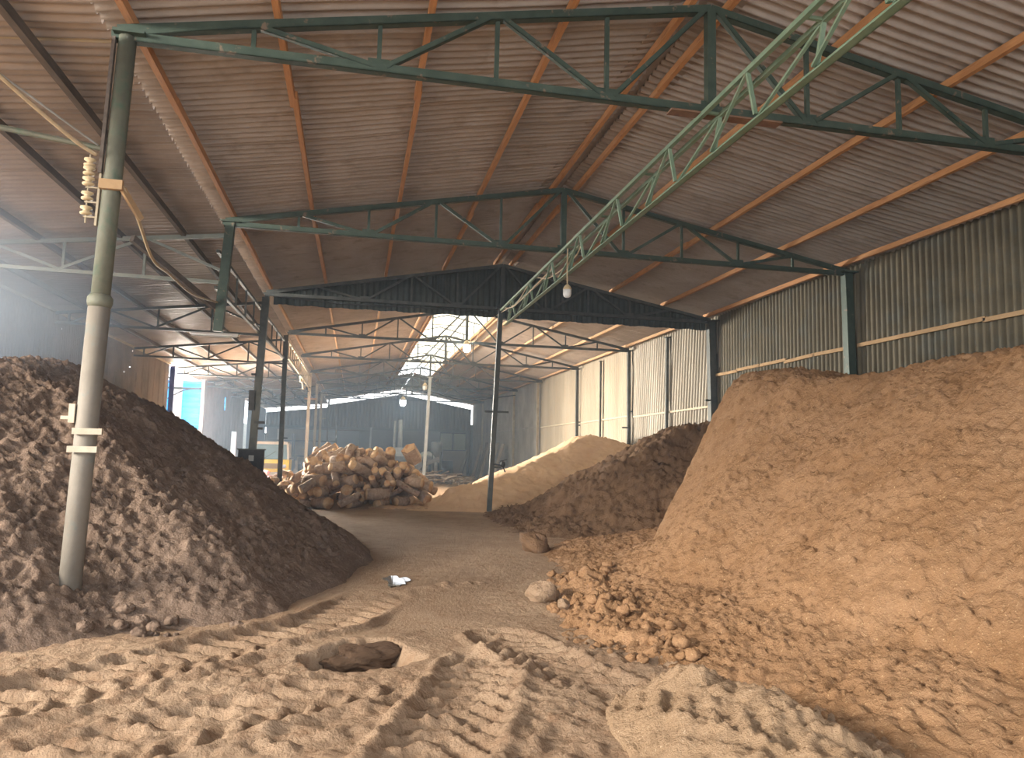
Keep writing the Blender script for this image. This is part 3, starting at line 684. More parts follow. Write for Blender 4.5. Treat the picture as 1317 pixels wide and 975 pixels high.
# ------------------------------------------------------------------ cables and lamps
def cable(label, pts, r, m, name='cable'):
    P = [Vector(p) for p in pts]; out = []
    for i in range(len(P)-1):
        p0 = P[max(i-1, 0)]; p1 = P[i]; p2 = P[i+1]; p3 = P[min(i+2, len(P)-1)]
        for k in range(8):
            t = k/8; out.append(.5*((2*p1)+(p2-p0)*t+(2*p0-5*p1+4*p2-p3)*t*t+(3*p1-p0-3*p2+p3)*t**3))
    out.append(P[-1])
    q = MB(); q.tube(out, r, 7); return tag(q.build(name, m, smooth=True), label, 'cable')
cable('thick tan cable running down to the porcelain insulators', [(-3.2, 5.8, 4.75), (-2.95, 6.5, 4.55), (-2.62, 7.1, 4.33), (-2.46, 7.28, 4.26)], .018, MT['cable'])
cable('thinner grey cable beside the thick tan cable at the insulators', [(-3.3, 5.85, 4.70), (-2.9, 6.6, 4.55), (-2.6, 7.1, 4.42), (-2.46, 7.3, 4.36)], .009, MT['pale_grey'])
cable('sagging tan cable from the leaning pipe column back to the stub column', [(-2.22, 7.28, 3.98), (-2.16, 7.6, 3.78), (-2.26, 8.6, 3.62), (-2.36, 9.8, 3.72), (-2.42, 11.4, 3.80), (-2.42, 13.3, 4.05)], .016, MT['cable'])
cable('thin cable looping along the girder to the lit bulb', [(3.75, 14, 5.32), (3.6, 16.5, 5.1), (3.7, 18.6, 5.3), (3.5, 21, 5.25), (3.75, 24, 5.25), (3.75, 25.9, 5.5)], .012, MT['cable'])
cable('loose tan cable draped over the near end of the ridge girder', [(3.8, 12.2, 5.42), (3.85, 13.0, 5.22), (3.72, 14.3, 5.15), (3.66, 15.5, 5.38), (3.6, 17, 5.1), (3.66, 18.7, 5.35)], .012, MT['cable'])
cable('dark cable sagging across the far bay below the skylight end', [(-2.3, 47, 5.0), (1, 46.5, 4.8), (3.7, 45.6, 5.3), (6.5, 45, 4.75), (9.8, 45.6, 5.2)], .03, MT['black'])
cable('coiled pale cable on the tan lattice girder', [(-2.45, 33, 4.9), (-2.5, 34, 4.55), (-2.5, 35, 4.62), (-2.5, 36, 4.35), (-2.45, 37.5, 4.66)], .04, MT['cable'])
def lamp(label, x, y, z, m, cordtop, power, r=.065):
    o = thing('hanging_bulb', label, 'lamp', (x, y, z), 'hanging bulbs')
    q = MB(); q.tube([(x, y, z+r*2.2), (x-.01, y, (z+cordtop)/2), (x, y, cordtop)], .012, 6); q.build('cord', MT['cable'], o)
    q = MB(); q.lathe((x, y, z+r*.9), [(r*1.05, 0), (r*1.05, r*.25), (r*.7, r*.9), (r*.3, r*1.3)]); q.build('socket', MT['porcelain'], o, True)
    q = MB(); q.lathe((x, y, z-r), [(r*.45, 0), (r*.8, r*.22), (r, r*.8), (r, r*1.9)]); q.build('bulb', m, o, True)
    if power:
        l = bpy.data.lights.new('bulb_light', 'POINT'); l.energy = power; l.color = (.85, .95, 1); l.shadow_soft_size = .1
        lo = bpy.data.objects.new('bulb_light', l); COL.objects.link(lo); lo.location = (x, y, z-r*1.6)
lamp('unlit bulb hanging on a cord under the second truss', 3.66, 12.75, 4.50, MT['bulb_off'], 5.42, 0, .075)
lamp('glowing bulb hanging under the first truss beyond the dark panel', 3.72, 25.7, 5.22, MT['bulb_on'], 5.5, 60, .13)
lamp('glowing bulb hanging in front of the far back wall', 2.75, 45.6, 4.45, MT['bulb_on'], 5.45, 90, .18)
lamp('unlit bulb on the pale pipe centre column', 3.45, 38.7, 4.85, MT['bulb_off'], 5.3, 0, .12)
q = MB(); q.box((-3.1, 45.5, 4.45), (-2.36, 45.62, 4.55)); tag(q.build('tube_lamp', MT['wood']), 'small orange bar fixed beside the tan lattice girder', 'bar')
tl = thing('tube_light', 'pale fluorescent tube fixed under the side aisle roof beside the leaning column', 'lamp', (-3.6, 19.5, 4.36))
q = MB(); q.box((-4.15, 19.45, 4.36), (-3.0, 19.55, 4.41)); q.build('fitting', MT['white'], tl)
q = MB(); q.tube([(-4.12, 19.5, 4.335), (-3.03, 19.5, 4.335)], .02, 8); q.build('tube', MT['bulb_off'], tl)

# ------------------------------------------------------------------ piles
def pile(name, label, fn, x0, x1, y0, y1, dx, dy, m, cat='pile', dmin=-.05):
    X, Y = np.meshgrid(np.arange(x0, x1+1e-6, dx), np.arange(y0, y1+1e-6, dy) if not isinstance(dy, np.ndarray) else dy)
    Z, d = fn(X, Y); fl = floor_z(X, Y)
    Z = np.maximum(Z, fl-.15)
    o = grid_mesh(name, X, Y, Z, m, True, Z > fl-.10)
    return tag(o, label, cat)
yl = steps([(3.4, 12, .028), (12, 16, .04), (16, 25.2, .08)])
pile('sawdust_pile', 'big dull brown sawdust pile behind the leaning pipe column', left_pile, -7.24, .8, 0, 0, .028, yl, MT['left_dust'])
yr = steps([(1.4, 4, .05), (4, 10, .025), (10, 16.5, .035)])
pile('sawdust_pile', 'huge orange brown sawdust pile against the dark corrugated wall', right_pile, 1.3, 10.02, 0, 0, .025, yr, MT['right_dust'])
pile('sawdust_pile', 'dark sawdust pile, shade in its colour, between the huge orange pile and the pale pile', dark_pile, 2.4, 10.0, 12.2, 24, .05, .05, MT['dark_dust'])
pile('sawdust_pile', 'pale fresh sawdust pile by the centre column, against lit wall sheets, tongue imitating sunlit floor', pale_pile, -2.0, 10.0, 18.8, 33, .07, .07, MT['pale_dust'])
def mound_abs(x, y):
    h, d = mound(x, y); base = np.maximum(floor_z(x, y), np.where(right_pile(x, y)[1] > 0, right_pile(x, y)[0], -1))
    return base+np.where(d > 0, h, -.2), d
X, Y = np.meshgrid(np.arange(1.3, 3.3, .018), np.arange(2.4, 5.1, .018)); Z, d = mound_abs(X, Y)
tag(grid_mesh('sawdust_mound', X, Y, Z, MT['mound_dust'], True, d > -.02), 'low pale sawdust mound in front of the huge orange brown pile', 'pile')

# ------------------------------------------------------------------ puddle
q = MB(); pts = []
for k in range(40):
    t = 2*math.pi*k/40; r = .20+.04*math.sin(3*t+1)+.03*math.sin(5*t)+.02*math.sin(9*t+2)
    pts.append((0.56+r*.7*math.cos(t), 9.3+r*1.7*math.sin(t), 0))
zc = max(fz(p[0], p[1]) for p in pts)*0+.012
q.add([(a, b_, zc) for a, b_, _ in pts]+[(a, b_, zc-.03) for a, b_, _ in pts], [tuple(range(40))]+[(i, i+40, (i+1) % 40+40, (i+1) % 40) for i in range(40)])
tag(q.build('puddle', MT['water']), 'small bright puddle on the floor beside the dull brown pile', 'puddle')

# ------------------------------------------------------------------ clods
def clod_mesh(r, seed, sq=.75, n=22, k=15, rough=1.0):
    rg = random.Random(seed); q = MB(); ph = [rg.uniform(0, 60) for _ in range(6)]
    vs = []; fs = []
    for i in range(k+1):
        th = math.pi*i/k
        for j in range(n):
            a = 2*math.pi*j/n
            x, y, z = math.sin(th)*math.cos(a), math.sin(th)*math.sin(a), math.cos(th)
            nz = lambda f: float(vn(np.array([x*f+ph[0]+z*f*.6]), np.array([y*f+ph[1]-z*f*.8]))[0])-.5
            rr = r*(1+.10*math.sin(3*x+ph[0]+2*z)+.08*math.sin(4*y+ph[1])+rough*(.45*nz(1.7)+.34*nz(3.6)+.24*nz(7.5)))
            vs.append((x*rr, y*rr, z*rr*sq))
    for i in range(k):
        for j in range(n):
            fs.append((i*n+j, (i+1)*n+j, (i+1)*n+(j+1) % n, i*n+(j+1) % n))
    return q.add(vs, fs)
def clod(label, x, y, r, m, seed, group=None, sq=.75, sink=.35):
    o = clod_mesh(r, seed, sq).build('sawdust_clod', m, None, True, loc=(0, 0, 0))
    o.location = (x, y, tz(x, y)+r*sq*(1-sink)); return tag(o, label, 'clod', group)
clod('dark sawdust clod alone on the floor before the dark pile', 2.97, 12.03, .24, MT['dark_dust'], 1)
clod('large pale clod at the toe of the huge orange pile, beside its shadow', 2.08, 8.05, .17, MT['soil'], 2)
clod('small pale clod alone just in front of the large pale clod', 2.12, 7.35, .07, MT['soil'], 3)
rg = random.Random(5); cm = [clod_mesh(.06, 20+i).build('sawdust_clod', MT['right_dust'], None, True, loc=(0, 0, 0)) for i in range(5)]
for i in range(130):
    while True:
        y = rg.uniform(5.4, 9.6); x = rg.uniform(1.6, 3.4); d = float(right_pile(np.array([x]), np.array([y]))[1][0])
        if .02 < d < .95: break
    src = cm[i % 5]; o = src if i < 5 else src.copy()
    if i >= 5: COL.objects.link(o)
    s = rg.choice((.25, .35, .45, .6, .8, 1.1)); o.location = (x, y, tz(x, y)+.06*.75*s*.5); o.scale = (s,)*3; o.rotation_euler = (0, 0, rg.uniform(0, 6))
    tag(o, 'one of the crumbly sawdust clods along the toe of the huge orange pile', 'clod', 'clods along the toe of the right pile')
cm2 = [clod_mesh(.06, 40+i).build('sawdust_clod', MT['left_dust'], None, True, loc=(0, 0, 0)) for i in range(4)]
for i in range(26):
    x = rg.uniform(-2.2, -.9); y = 6.95+rg.uniform(-.25, .3)
    src = cm2[i % 4]; o = src if i < 4 else src.copy()
    if i >= 4: COL.objects.link(o)
    s = rg.choice((.4, .5, .7, 1.0)); o.location = (x, y, tz(x, y)+.06*.75*s*.5); o.scale = (s,)*3; o.rotation_euler = (0, 0, rg.uniform(0, 6))
    tag(o, 'one of the sawdust clods at the front toe of the dull brown pile', 'clod', 'clods along the toe of the dull brown pile')

dk = clod_mesh(.1, 77, 1.0, 48, 30, 1.3).build('sawdust_clod', mat('hollow_shade', (.075, .045, .028), (.11, .068, .042), 4, .95, bump=1.0, bscale=35), None, True, loc=(0, 0, 0)); dk.scale = (2.9, .8, 1.2); dk.rotation_euler = (0, 0, .18)
dk.location = (.14, 6.14, fz(.14, 6.34)-.13); tag(dk, 'wide dark clod added as shade in the hollow of the wheel track', 'clod')  # dark clod added to stand in for the shade inside the hollow
# ------------------------------------------------------------------ firewood heap (dropped one by one on a height map)
HX0, HY0, HR = -4.5, 19.5, .05
hm = np.zeros((240, 180)); gx = HX0+HR*(np.arange(180)+.5); gy = HY0+HR*(np.arange(240)+.5)
GX, GY = np.meshgrid(gx, gy); hm = floor_z(GX, GY)
rg = random.Random(11)
WOOD = [(-1.3, 20.5), (.6, 20.3), (2.0, 21.2), (2.6, 23.5), (2.0, 27.5), (-1.5, 28.5), (-3.4, 28.2), (-2.9, 25.8)]
def logmesh(L, r, seed):
    q = MB(); random.seed(seed)
    q.tube([(-L/2, 0, 0), (-L/6, 0, random.uniform(-.02, .02)), (L/6, random.uniform(-.02, .02), 0), (L/2, 0, 0)], [r, r*.97, r*.96, r*1.0], 11, 0, 1, .07)
    return q
variants = []
for i, (L, r) in enumerate(((.62, .10), (.85, .12), (1.0, .11), (.5, .14), (.75, .09), (1.1, .14), (.42, .125), (.62, .16))):
    variants.append((logmesh(L, r, 100+i).build('firewood_log', [MT['bark'], MT['cut']], None, True, loc=(0, 0, 0)), L, r))
random.seed(9)
n_log = 0; used_v = set()
for i in range(2500):
    if n_log >= 270: break
    vi = rg.randrange(8); src, L, r = variants[vi]
    x = rg.uniform(-3.4, 2.7); y = rg.uniform(20.2, 28.5)
    din = float(sdf(WOOD, np.array([x]), np.array([y]))[0])
    if din < L*.3: continue
    a = rg.gauss(1.25, .55) if rg.random() < .65 else rg.uniform(0, math.pi)
    ca, sa = math.cos(a), math.sin(a)
    t = np.linspace(-L/2, L/2, 15); best = None
    def hmax(px, py, rad):
        i0 = int((px-rad-HX0)/HR); i1 = int((px+rad-HX0)/HR)+1; j0 = int((py-rad-HY0)/HR); j1 = int((py+rad-HY0)/HR)+1
        return hm[max(j0, 0):j1, max(i0, 0):i1].max()
    h = np.array([hmax(x+ca*s, y+sa*s, r*.6) for s in t])
    # rest on the highest point of each half, tilt limited
    zl = h[:7].max(); zr = h[8:].max(); sl = max(-.55, min(.55, (zr-zl)/(L*.6)))
    zc = float((h-sl*t).max())+r*.93
    cap = (.2 if x < -1.4 else .35)+(.35 if x < -1.4 else .95)*min(1, max(0, din)/1.6)+.2
    if zc > cap: continue
    o = src if vi not in used_v else src.copy()
    if vi in used_v: COL.objects.link(o)
    used_v.add(vi)
    o.location = (x, y, zc); o.rotation_euler = (rg.uniform(0, 6.28), -math.atan(sl), a)
    o.rotation_mode = 'XYZ'
    tag(o, 'one of the bark covered logs lying crosswise in the firewood heap', 'log', 'logs in the firewood heap')
    n_log += 1
    # raise the height map
    dx = GX-x; dy = GY-y; al = dx*ca+dy*sa; ac = -dx*sa+dy*ca
    mk = (np.abs(al) <= L/2) & (np.abs(ac) < r)
    top = zc+sl*al+np.sqrt(np.clip(r*r-ac*ac, 0, None))
    hm = np.where(mk, np.maximum(hm, top), hm)
for vi in range(8):
    if vi not in used_v: bpy.data.objects.remove(variants[vi][0])
def heap_z(x, y, rad=.25):
    mk = (np.abs(GX-x) < rad) & (np.abs(GY-y) < rad); return float(hm[mk].max())
q = MB(); q.tube([(-.28, 0, 0), (.28, 0, 0)], [.24, .24], 5, 0, 1, .12)
o = q.build('cut_block', [MT['bark'], MT['cut']], None, False, loc=(0, 0, 0)); o.location = (1.75, 23.2, heap_z(1.75, 23.2)+.2); o.rotation_euler = (.4, .75, .9)
tag(o, 'broad pale split block standing tilted on top of the firewood heap', 'wood block')

# heap of thin branches beyond
rg = random.Random(21); bmesh_v = []
for i in range(4):
    q = MB(); random.seed(200+i); q.tube([(-.5, 0, 0), (-.15, random.uniform(-.06, .06), .03), (.2, random.uniform(-.05, .05), 0), (.55, 0, .02)], [.035, .032, .026, .02], 6); bmesh_v.append(q.build('thin_branch', MT['twig'], None, True, loc=(0, 0, 0)))
for i in range(90):
    o = bmesh_v[i % 4] if i < 4 else bmesh_v[i % 4].copy()
    if i >= 4: COL.objects.link(o)
    t = rg.uniform(0, 6.28); rr = math.sqrt(rg.random()); x = 4.4+2.3*rr*math.cos(t); y = 39.5+2.2*rr*math.sin(t)
    z = fz(x, y)+.05+(1-rr)*.75*rg.uniform(.6, 1)+.1*rg.random()
    o.location = (x, y, z); o.rotation_euler = (0, rg.uniform(-.3, .3), rg.uniform(0, 3.14)); s = rg.uniform(.9, 1.6); o.scale = (s, s, s)
    tag(o, 'one of the thin grey branches heaped beside the pale centre column', 'branch', 'branches in the heap')

# ------------------------------------------------------------------ yellow truck
tx, ty, tb = -4.25, 40.0, fz(-4.2, 40)
tr = thing('small_truck', 'yellow fronted small truck parked beyond the dull brown pile', 'truck', (tx, ty, tb))
W2 = .95
q = MB(); q.prism([(tx-W2, tb+.62), (tx+W2, tb+.62), (tx+W2+.01, tb+1.2), (tx-W2-.01, tb+1.2)], ty-.05, ty+1.5)
q.prism([(tx-W2+.03, tb+.45), (tx+W2-.03, tb+.45), (tx+W2-.0, tb+.62), (tx-W2, tb+.62)], ty, ty+1.5); lcab = q.build('lower_cab', MT['yellow'], tr)
q = MB()
for sx in (-1, 1):
    q.bar((tx+sx*(W2-.05), ty-.0, tb+1.2), (tx+sx*(W2-.13), ty+.18, tb+2.0), .10, .10, (0, 1, 0)); q.bar((tx+sx*(W2-.05), ty+1.4, tb+1.2), (tx+sx*(W2-.13), ty+1.4, tb+2.0), .10, .10, (0, 1, 0))
q.prism([(tx-W2+.1, tb+1.98), (tx+W2-.1, tb+1.98), (tx+W2-.16, tb+2.12), (tx-W2+.16, tb+2.12)], ty+.1, ty+1.5)
q.box((tx-W2+.05, ty+1.4, tb+1.2), (tx+W2-.05, ty+1.5, tb+2.0)); q.build('cab_frame', MT['cream_paint'], tr)
q = MB(); q.add([(tx-W2+.1, ty-.01, tb+1.22), (tx+W2-.1, ty-.01, tb+1.22), (tx+W2-.18, ty+.17, tb+1.98), (tx-W2+.18, ty+.17, tb+1.98),
                 (tx-W2+.1, ty+.02, tb+1.22), (tx+W2-.1, ty+.02, tb+1.22), (tx+W2-.18, ty+.2, tb+1.98), (tx-W2+.18, ty+.2, tb+1.98)], [(0,1,2,3),(7,6,5,4),(0,4,5,1),(1,5,6,2),(2,6,7,3),(3,7,4,0)]); ws = q.build('windscreen', MT['glass'], tr); q = MB(); q.bar((tx-.3, ty-.03, tb+1.25), (tx+.25, ty+.06, tb+1.62), .02, .02); q.build('wiper', MT['black'], ws)
q = MB(); q.box((tx-.42, ty-.09, tb+.74), (tx+.55, ty-.04, tb+1.0)); q.build('grille', mat('ochre_grille', (.25, .14, .02), (.3, .17, .03), 5, .6), lcab)
q = MB(); q.box((tx-W2, ty-.14, tb+.36), (tx+W2, ty+.0, tb+.56)); q.build('bumper', MT['cream_paint'], tr)
for sx in (-1, 1):
    q = MB(); q.lathe((tx+sx*.72, ty-.09, tb+.86), [(.10, 0), (.10, .04), (.08, .05)], axis='y'); q.build('headlight', MT['white'], lcab, True)
    q = MB(); q.bar((tx+sx*W2, ty+.1, tb+1.25), (tx+sx*(W2+.25), ty+.0, tb+1.3), .03, .03); q.cbox((tx+sx*(W2+.3), ty, tb+1.3), (.16, .06, .26)); q.build('wing_mirror', MT['black'], tr)
    for yy in (ty+.75, ty+3.4):
        q = MB(); q.lathe((tx+sx*.78-.12, yy, tb+.36), [(.2, 0), (.34, .03), (.36, .07), (.36, .19), (.34, .22), (.2, .24)], 18, 'x'); wo = q.build('wheel', MT['rubber'], tr, True); q = MB(); q.lathe((tx+sx*.9-.02, yy, tb+.36), [(.17, 0), (.17, .03), (.08, .05)], 14, 'x'); q.build('hub_cap', MT['pale_grey'], wo, True)
q = MB(); q.box((tx-.9, ty+1.6, tb+.6), (tx+.9, ty+4.3, tb+.72))
for sx in (-1, 1): q.box((tx+sx*.9-.03, ty+1.6, tb+.7), (tx+sx*.9+.03, ty+4.3, tb+1.15))
q.box((tx-.9, ty+1.6, tb+.7), (tx+.9, ty+1.66, tb+1.3)); q.build('load_bed', MT['grey'], tr)
q = MB(); q.bar((tx-.4, ty+.3, tb+.5), (tx-.4, ty+4.2, tb+.5), .1, .14); q.bar((tx+.4, ty+.3, tb+.5), (tx+.4, ty+4.2, tb+.5), .1, .14); q.build('chassis', MT['black'], tr)

# sacks in front of the truck
def sack(label, x, y, z, m, rz):
    q = MB(); n = 12; vs = []; fs = []
    for i in range(9):
        t = i/8*2-1; w = .36*(1-.18*abs(t)**4); h = .13*math.sqrt(max(.03, 1-t**4))
        for j in range(n):
            a = 2*math.pi*j/n; c, s_ = math.cos(a), math.sin(a)
            vs.append((.5*t, w*math.copysign(abs(c)**.6, c), h*math.copysign(abs(s_)**.7, s_)))
    for i in range(8):
        for j in range(n): fs.append((i*n+j, (i+1)*n+j, (i+1)*n+(j+1) % n, i*n+(j+1) % n))
    fs += [tuple(range(n)), tuple(reversed(range(8*n, 9*n)))]
    q.add(vs, fs); o = q.build('woven_sack', m, None, True, loc=(0, 0, 0)); o.location = (x, y, z); o.rotation_euler = (0, 0, rz); tag(o, label, 'sack', 'sacks by the truck')
z0 = fz(-4.3, 36)
sack('pink and white sack at the bottom nearer the side wall by the truck', -4.55, 36, z0+.13, MT['pink'], .1)
sack('pink and white sack at the bottom nearer the firewood by the truck', -3.45, 36.1, z0+.13, MT['pink'], -.1)
sack('plain white sack lying among the pink ones by the truck', -4.45, 36, z0+.37, MT['white'], .05)
sack('pink and white sack second up, nearer the firewood, by the truck', -3.5, 36.05, z0+.37, MT['pink'], .1)
sack('topmost pink and white sack by the truck', -4.3, 36.05, z0+.61, MT['pink'], .0)

# ------------------------------------------------------------------ machinery at the back
def g(x, y): return fz(x, y)
mx_, my_ = 3.4, 52.0; mb = g(mx_, my_)
mc = thing('wood_machine', 'grey wood chipping machine with a curved duct in front of the back wall', 'machine', (mx_, my_, mb))
q = MB(); q.box((mx_-1.0, my_-.6, mb), (mx_+.3, my_+.6, mb+1.3)); q.box((mx_-.85, my_-.5, mb+1.3), (mx_+.1, my_+.5, mb+1.55)); q.build('base_housing', MT['grey'], mc)
q = MB(); q.prism([(mx_-.6, mb+1.55), (mx_-.1, mb+1.55), (mx_+.3, mb+2.15), (mx_-.9, mb+2.15)], my_-.5, my_+.5); q.build('hopper', MT['pale_grey'], mc)
pts = [(mx_+1.0, my_, mb+.1), (mx_+1.0, my_, mb+1.2)]+[(mx_+1.55-.55*math.cos(a), my_, mb+1.2+.55*math.sin(a)) for a in np.linspace(.2, math.pi, 9)]+[(mx_+2.1, my_, mb+.3)]
q = MB(); q.tube(pts, .2, 14); q.build('curved_duct', MT['pale_grey'], mc, True)
q = MB(); q.lathe((mx_+.6, my_-.45, mb+.95), [(.3, 0), (.42, .05), (.42, .35), (.3, .4)], 18, 'y'); q.build('fan_housing', MT['pale_grey'], mc, True)
q = MB(); q.tube([(mx_-.35, my_+.2, mb+2.0), (mx_-.35, my_+.2, mb+4.1)], .16, 12); q.build('chimney', MT['pale_grey'], mc, True)
q = MB(); q.tube([(mx_-.75, my_+.2, mb+1.5), (mx_-.75, my_+.2, mb+4.0)], .08, 10); q.build('vent_pipe', MT['pale_grey'], mc, True)
q = MB(); q.lathe((mx_+2.2, my_, mb+1.5), [(.08, -.3), (.3, .2), (.42, .35), (.42, 1.0), (.3, 1.1)], 16); q.build('cyclone', MT['grey'], mc, True)
q = MB()
for a, c in ((-.3, -.3), (.3, -.3), (.3, .3), (-.3, .3)): q.bar((mx_+2.2+a, my_+c, mb), (mx_+2.2+a, my_+c, mb+1.9), .07, .07, (0, 1, 0))
q.build('support_frame', MT['dark_steel'], mc)
cv = thing('conveyor', 'dark inclined conveyor chute beside the curved duct', 'conveyor', (4.3, 46, g(4.3, 46)))
zc = g(4.3, 46)
q = MB(); q.bar((2.75, 46.2, zc+.35), (5.1, 46.2, zc+1.35), .5, .10)
for s_ in (-.25, .25): q.bar((2.75, 46.2+s_, zc+.45), (5.1, 46.2+s_, zc+1.45), .04, .2)
q.build('trough', MT['grey'], cv)
for x, h in ((2.95, .45), (4.8, 1.2)):
    q = MB(); q.bar((x, 46.0, zc), (x, 46.0, zc+h), .07, .07, (0, 1, 0)); q.bar((x, 46.4, zc), (x, 46.4, zc+h), .07, .07, (0, 1, 0)); q.build('leg', MT['dark_steel'], cv)
wb = thing('white_cabinet', 'small white square cabinet with a dark opening behind the firewood', 'cabinet', (1.75, 37, g(1.75, 37)))
zc = g(1.75, 37)
q = MB(); q.box((1.45, 36.8, zc), (2.05, 37.4, zc+.45)); q.build('base', MT['grey'], wb)
q = MB()
for lo, hi in (((1.4, 36.75, zc+.45), (2.15, 37.4, zc+.57)), ((1.4, 36.75, zc+1.1), (2.15, 37.4, zc+1.2)), ((1.4, 36.75, zc+.45), (1.54, 37.4, zc+1.2)), ((2.01, 36.75, zc+.45), (2.15, 37.4, zc+1.2))): q.box(lo, hi)
q.box((1.4, 37.3, zc+.45), (2.15, 37.4, zc+1.2)); q.build('frame', MT['white'], wb)
q = MB(); q.box((1.56, 36.85, zc+.6), (1.98, 36.9, zc+1.08)); q.build('panel', MT['pale_grey'], wb)
ht = thing('hand_cart', 'pale upright steel frame cart standing behind the firewood', 'cart', (-.75, 38, g(-.75, 38)))
zc = g(-.75, 38)
for s_ in (-1, 1):
    q = MB(); q.bar((-.75+s_*.5, 38, zc+.05), (-.75+s_*.46, 38.1, zc+2.0), .13, .13, (0, 1, 0)); q.build('side_rail', MT['pale_grey'], ht)
    q = MB(); q.lathe((-.75+s_*.55-.05, 38.1, zc+.2), [(.12, 0), (.2, .02), (.2, .1), (.12, .12)], 16, 'x'); q.build('wheel', MT['rubber'], ht, True)
q = MB(); q.box((-1.2, 38.02, zc+1.1), (-.3, 38.06, zc+1.75)); q.build('back_panel', MT['tan'], ht)
for z in (.5, 1.1, 1.75):
    q = MB(); q.bar((-1.22, 38.05, zc+z), (-.28, 38.05, zc+z), .07, .07); q.build('cross_bar', MT['pale_grey'], ht)
q = MB(); q.bar((-.25, 38, zc+1.6), (.15, 37.4, zc+.2), .06, .06); q.build('prop', MT['pale_grey'], ht)
rk = thing('steel_rack', 'tall steel rack frame standing before the tan and blue boards', 'rack', (-4.4, 56, g(-4.4, 56)))
zc = g(-4.4, 56)
for x in (-6.3, -4.4, -2.6, -1.4):
    for y in (55.5, 57): q = MB(); q.bar((x, y, zc), (x, y, zc+(4.0 if x > -3 else 3.0)), .09, .09, (0, 1, 0)); q.build('upright', MT['dark_steel'], rk)
for z in (1.4, 2.5):
    q = MB()
    for y in (55.5, 57): q.bar((-6.3, y, zc+z), (-1.4, y, zc+z), .08, .1)
    q.build('shelf_beam', MT['dark_steel'], rk)
for k, (x, w, hgt, m) in enumerate(((-4.9, .5, 1.2, 'pale_grey'), (-4.1, .4, 1.3, 'tan'), (-3.4, .6, 1.0, 'grey'))):
    q = MB(); q.box((x-w/2, 54.6, g(x, 54.8)-.02), (x+w/2, 55.1, g(x, 54.8)+hgt)); q.box((x-w/2-.03, 54.57, g(x, 54.8)+hgt-.06), (x+w/2+.03, 55.13, g(x, 54.8)+hgt))
    tag(q.build('gas_cabinet', MT[m]), ['tall pale grey cabinet beside the tan one before the rack', 'tan cabinet in the middle before the rack', 'dark grey low cabinet beside the tan one before the rack'][k], 'cabinet')
for k, (x, y, dz, m) in enumerate(((8.6, 60, 2.2, 'tan'), (8.9, 60.2, 2.5, 'dark_wood'), (9.3, 57, 2.6, 'tan'), (9.35, 55, 2.7, 'dark_wood'), (9.35, 53.8, 2.6, 'tan'), (9.4, 51, 2.6, 'tan'), (9.4, 49, 2.5, 'tan'))):
    q = MB(); zz = g(x, y); q.bar((x-.35, y, zz), (x+.35, y, zz+dz), .9 if k > 1 else .25, .05, (1, 0, 0))
    tag(q.build('leaning_board', MT[m]), 'wooden board leaning on the smoky end of the long wall, %s from the back' % ORD[k], 'board', 'boards leaning on the far wall')
for k, (x, y, r, h) in enumerate(((6.4, 60.5, .5, 1.1), (7.4, 61, .55, 1.3))):
    q = MB(); q.lathe((x, y, g(x, y)), [(r*.95, 0), (r, .05), (r, h*.5), (r*1.03, h*.52), (r, h*.54), (r, h-.05), (r*.95, h)], 20)
    tag(q.build('steel_drum', MT['black'], smooth=True), ['shorter black drum below the far window', 'taller black drum below the far window'][k], 'drum')

# ------------------------------------------------------------------ outside the side opening
b = MB(); b.box((-40, 18, -.75), (-7.6, 62, -.55)); tag(b.build('floor_yard', MT['yard']), kind='structure')
bh = thing('blue_roofed_shed', 'bright blue roofed shed seen outside through the side opening', 'shed', (-20, 55, -.55))
q = MB(); q.box((-30, 60, -.55), (-8.6, 66, 3.4)); q.build('wall', MT['outside_wall'], bh)
o = corr('blue_sheet', 0, 1, 2.75, 6.4, lambda U, V, H: (-24+U*15.6, 58.6+H+(V-2.75)*.15, V), .42, .04, MT['blue_sheet'], nu=4); o.parent = bh; o.location = Vector(o.location)-Vector(bh.location)
cp = thing('concrete_post', 'pale concrete utility post standing outside the side opening', 'post', (-9.6, 43, -.6))
q = MB(); q.tube([(-9.6, 43, -.6), (-9.6, 43, 6)], [.32, .26], 14); q.build('shaft', MT['concrete'], cp, True)
q = MB(); q.bar((-10.2, 42.7, 4.65), (-7.9, 42.7, 4.65), .08, .1); q.build('cross_arm', MT['dark_steel'], cp)
cable('looped black wire at the concrete post outside', [(-8.2, 42.6, 4.7), (-9.2, 42.5, 4.5), (-10.3, 42.5, 3.9), (-10.6, 42.5, 4.4), (-9.9, 42.5, 5.0), (-10.2, 42.5, 5.5)], .03, MT['black'])
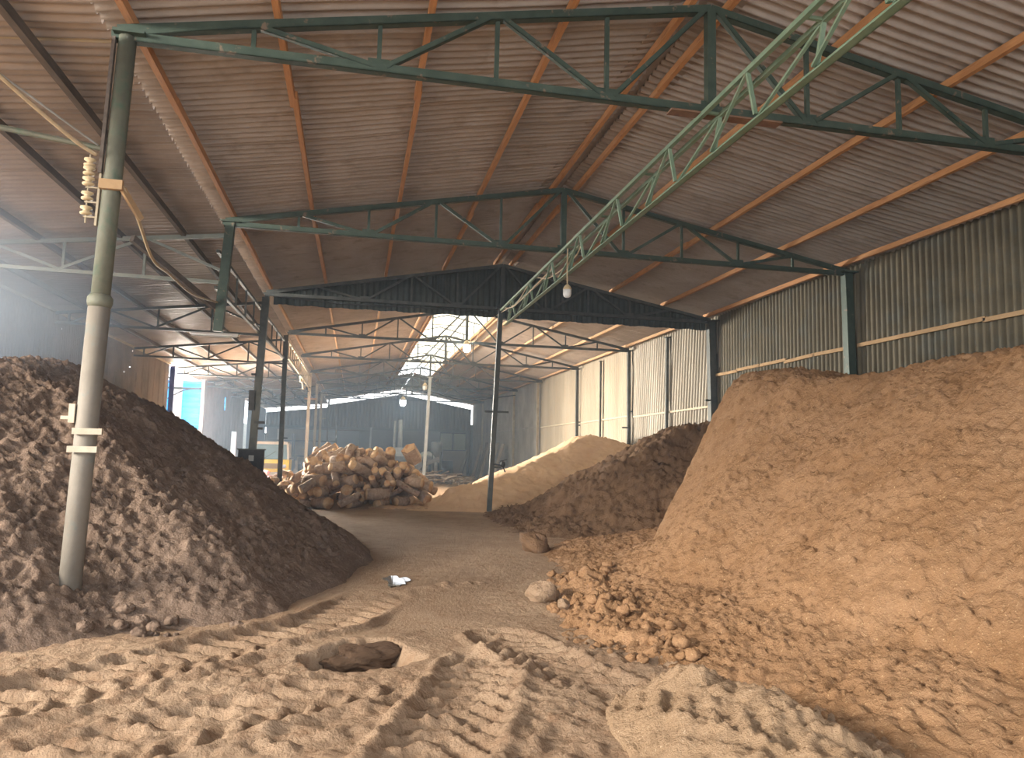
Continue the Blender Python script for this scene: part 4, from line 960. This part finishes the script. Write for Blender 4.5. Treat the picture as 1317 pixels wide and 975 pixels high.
o = corr('zinc_fence', 0, 1, -9.6, -7.75, lambda U, V, H: (V, 41.0+H, -.6+U*2.1), .16, .02, MT['zinc'], nu=2, trapez=True); tag(o, 'grey corrugated fence sheet outside the side opening', 'fence')

# ------------------------------------------------------------------ haze
hz = MB(); hz.box((LX+.1, 3.0, .0), (9.9, 64.0, 6.55)); ho = hz.build('haze', None)
hmz = bpy.data.materials.new('dusty_haze'); hmz.use_nodes = True; nt = hmz.node_tree; N = nt.nodes; L = nt.links
N.remove(N['Principled BSDF']); vs_ = N.new('ShaderNodeVolumeScatter'); vs_.inputs['Color'].default_value = (.62, .80, 1.0, 1); vs_.inputs['Anisotropy'].default_value = .2
tc = N.new('ShaderNodeTexCoord')
def blob(c, rad):
    mp = N.new('ShaderNodeVectorMath'); mp.operation = 'SUBTRACT'; L.new(tc.outputs['Object'], mp.inputs[0]); mp.inputs[1].default_value = [c[i]-ho.location[i] for i in range(3)]
    dv = N.new('ShaderNodeVectorMath'); dv.operation = 'DIVIDE'; L.new(mp.outputs[0], dv.inputs[0]); dv.inputs[1].default_value = rad
    ln = N.new('ShaderNodeVectorMath'); ln.operation = 'LENGTH'; L.new(dv.outputs[0], ln.inputs[0])
    mr = N.new('ShaderNodeMapRange'); mr.interpolation_type = 'SMOOTHSTEP'; L.new(ln.outputs['Value'], mr.inputs[0])
    mr.inputs[1].default_value = 0; mr.inputs[2].default_value = 1; mr.inputs[3].default_value = 1; mr.inputs[4].default_value = 0
    return mr.outputs[0]
def mad(a, k, add):
    m = N.new('ShaderNodeMath'); m.operation = 'MULTIPLY_ADD'; L.new(a, m.inputs[0]); m.inputs[1].default_value = k
    if isinstance(add, float): m.inputs[2].default_value = add
    else: L.new(add, m.inputs[2])
    return m.outputs[0]
den = mad(blob((-6.5, 11.5, 3.9), (4.0, 7.0, 2.6)), .19, .002)
den = mad(blob((2.5, 56, 3.5), (12, 22, 6)), .02, den)
L.new(den, vs_.inputs['Density']); L.new(vs_.outputs[0], N['Material Output'].inputs['Volume'])
ho.data.materials.clear(); ho.data.materials.append(hmz)
tag(ho, 'thin bluish dusty haze hanging in the side aisle and far bay', 'haze', kind='stuff')
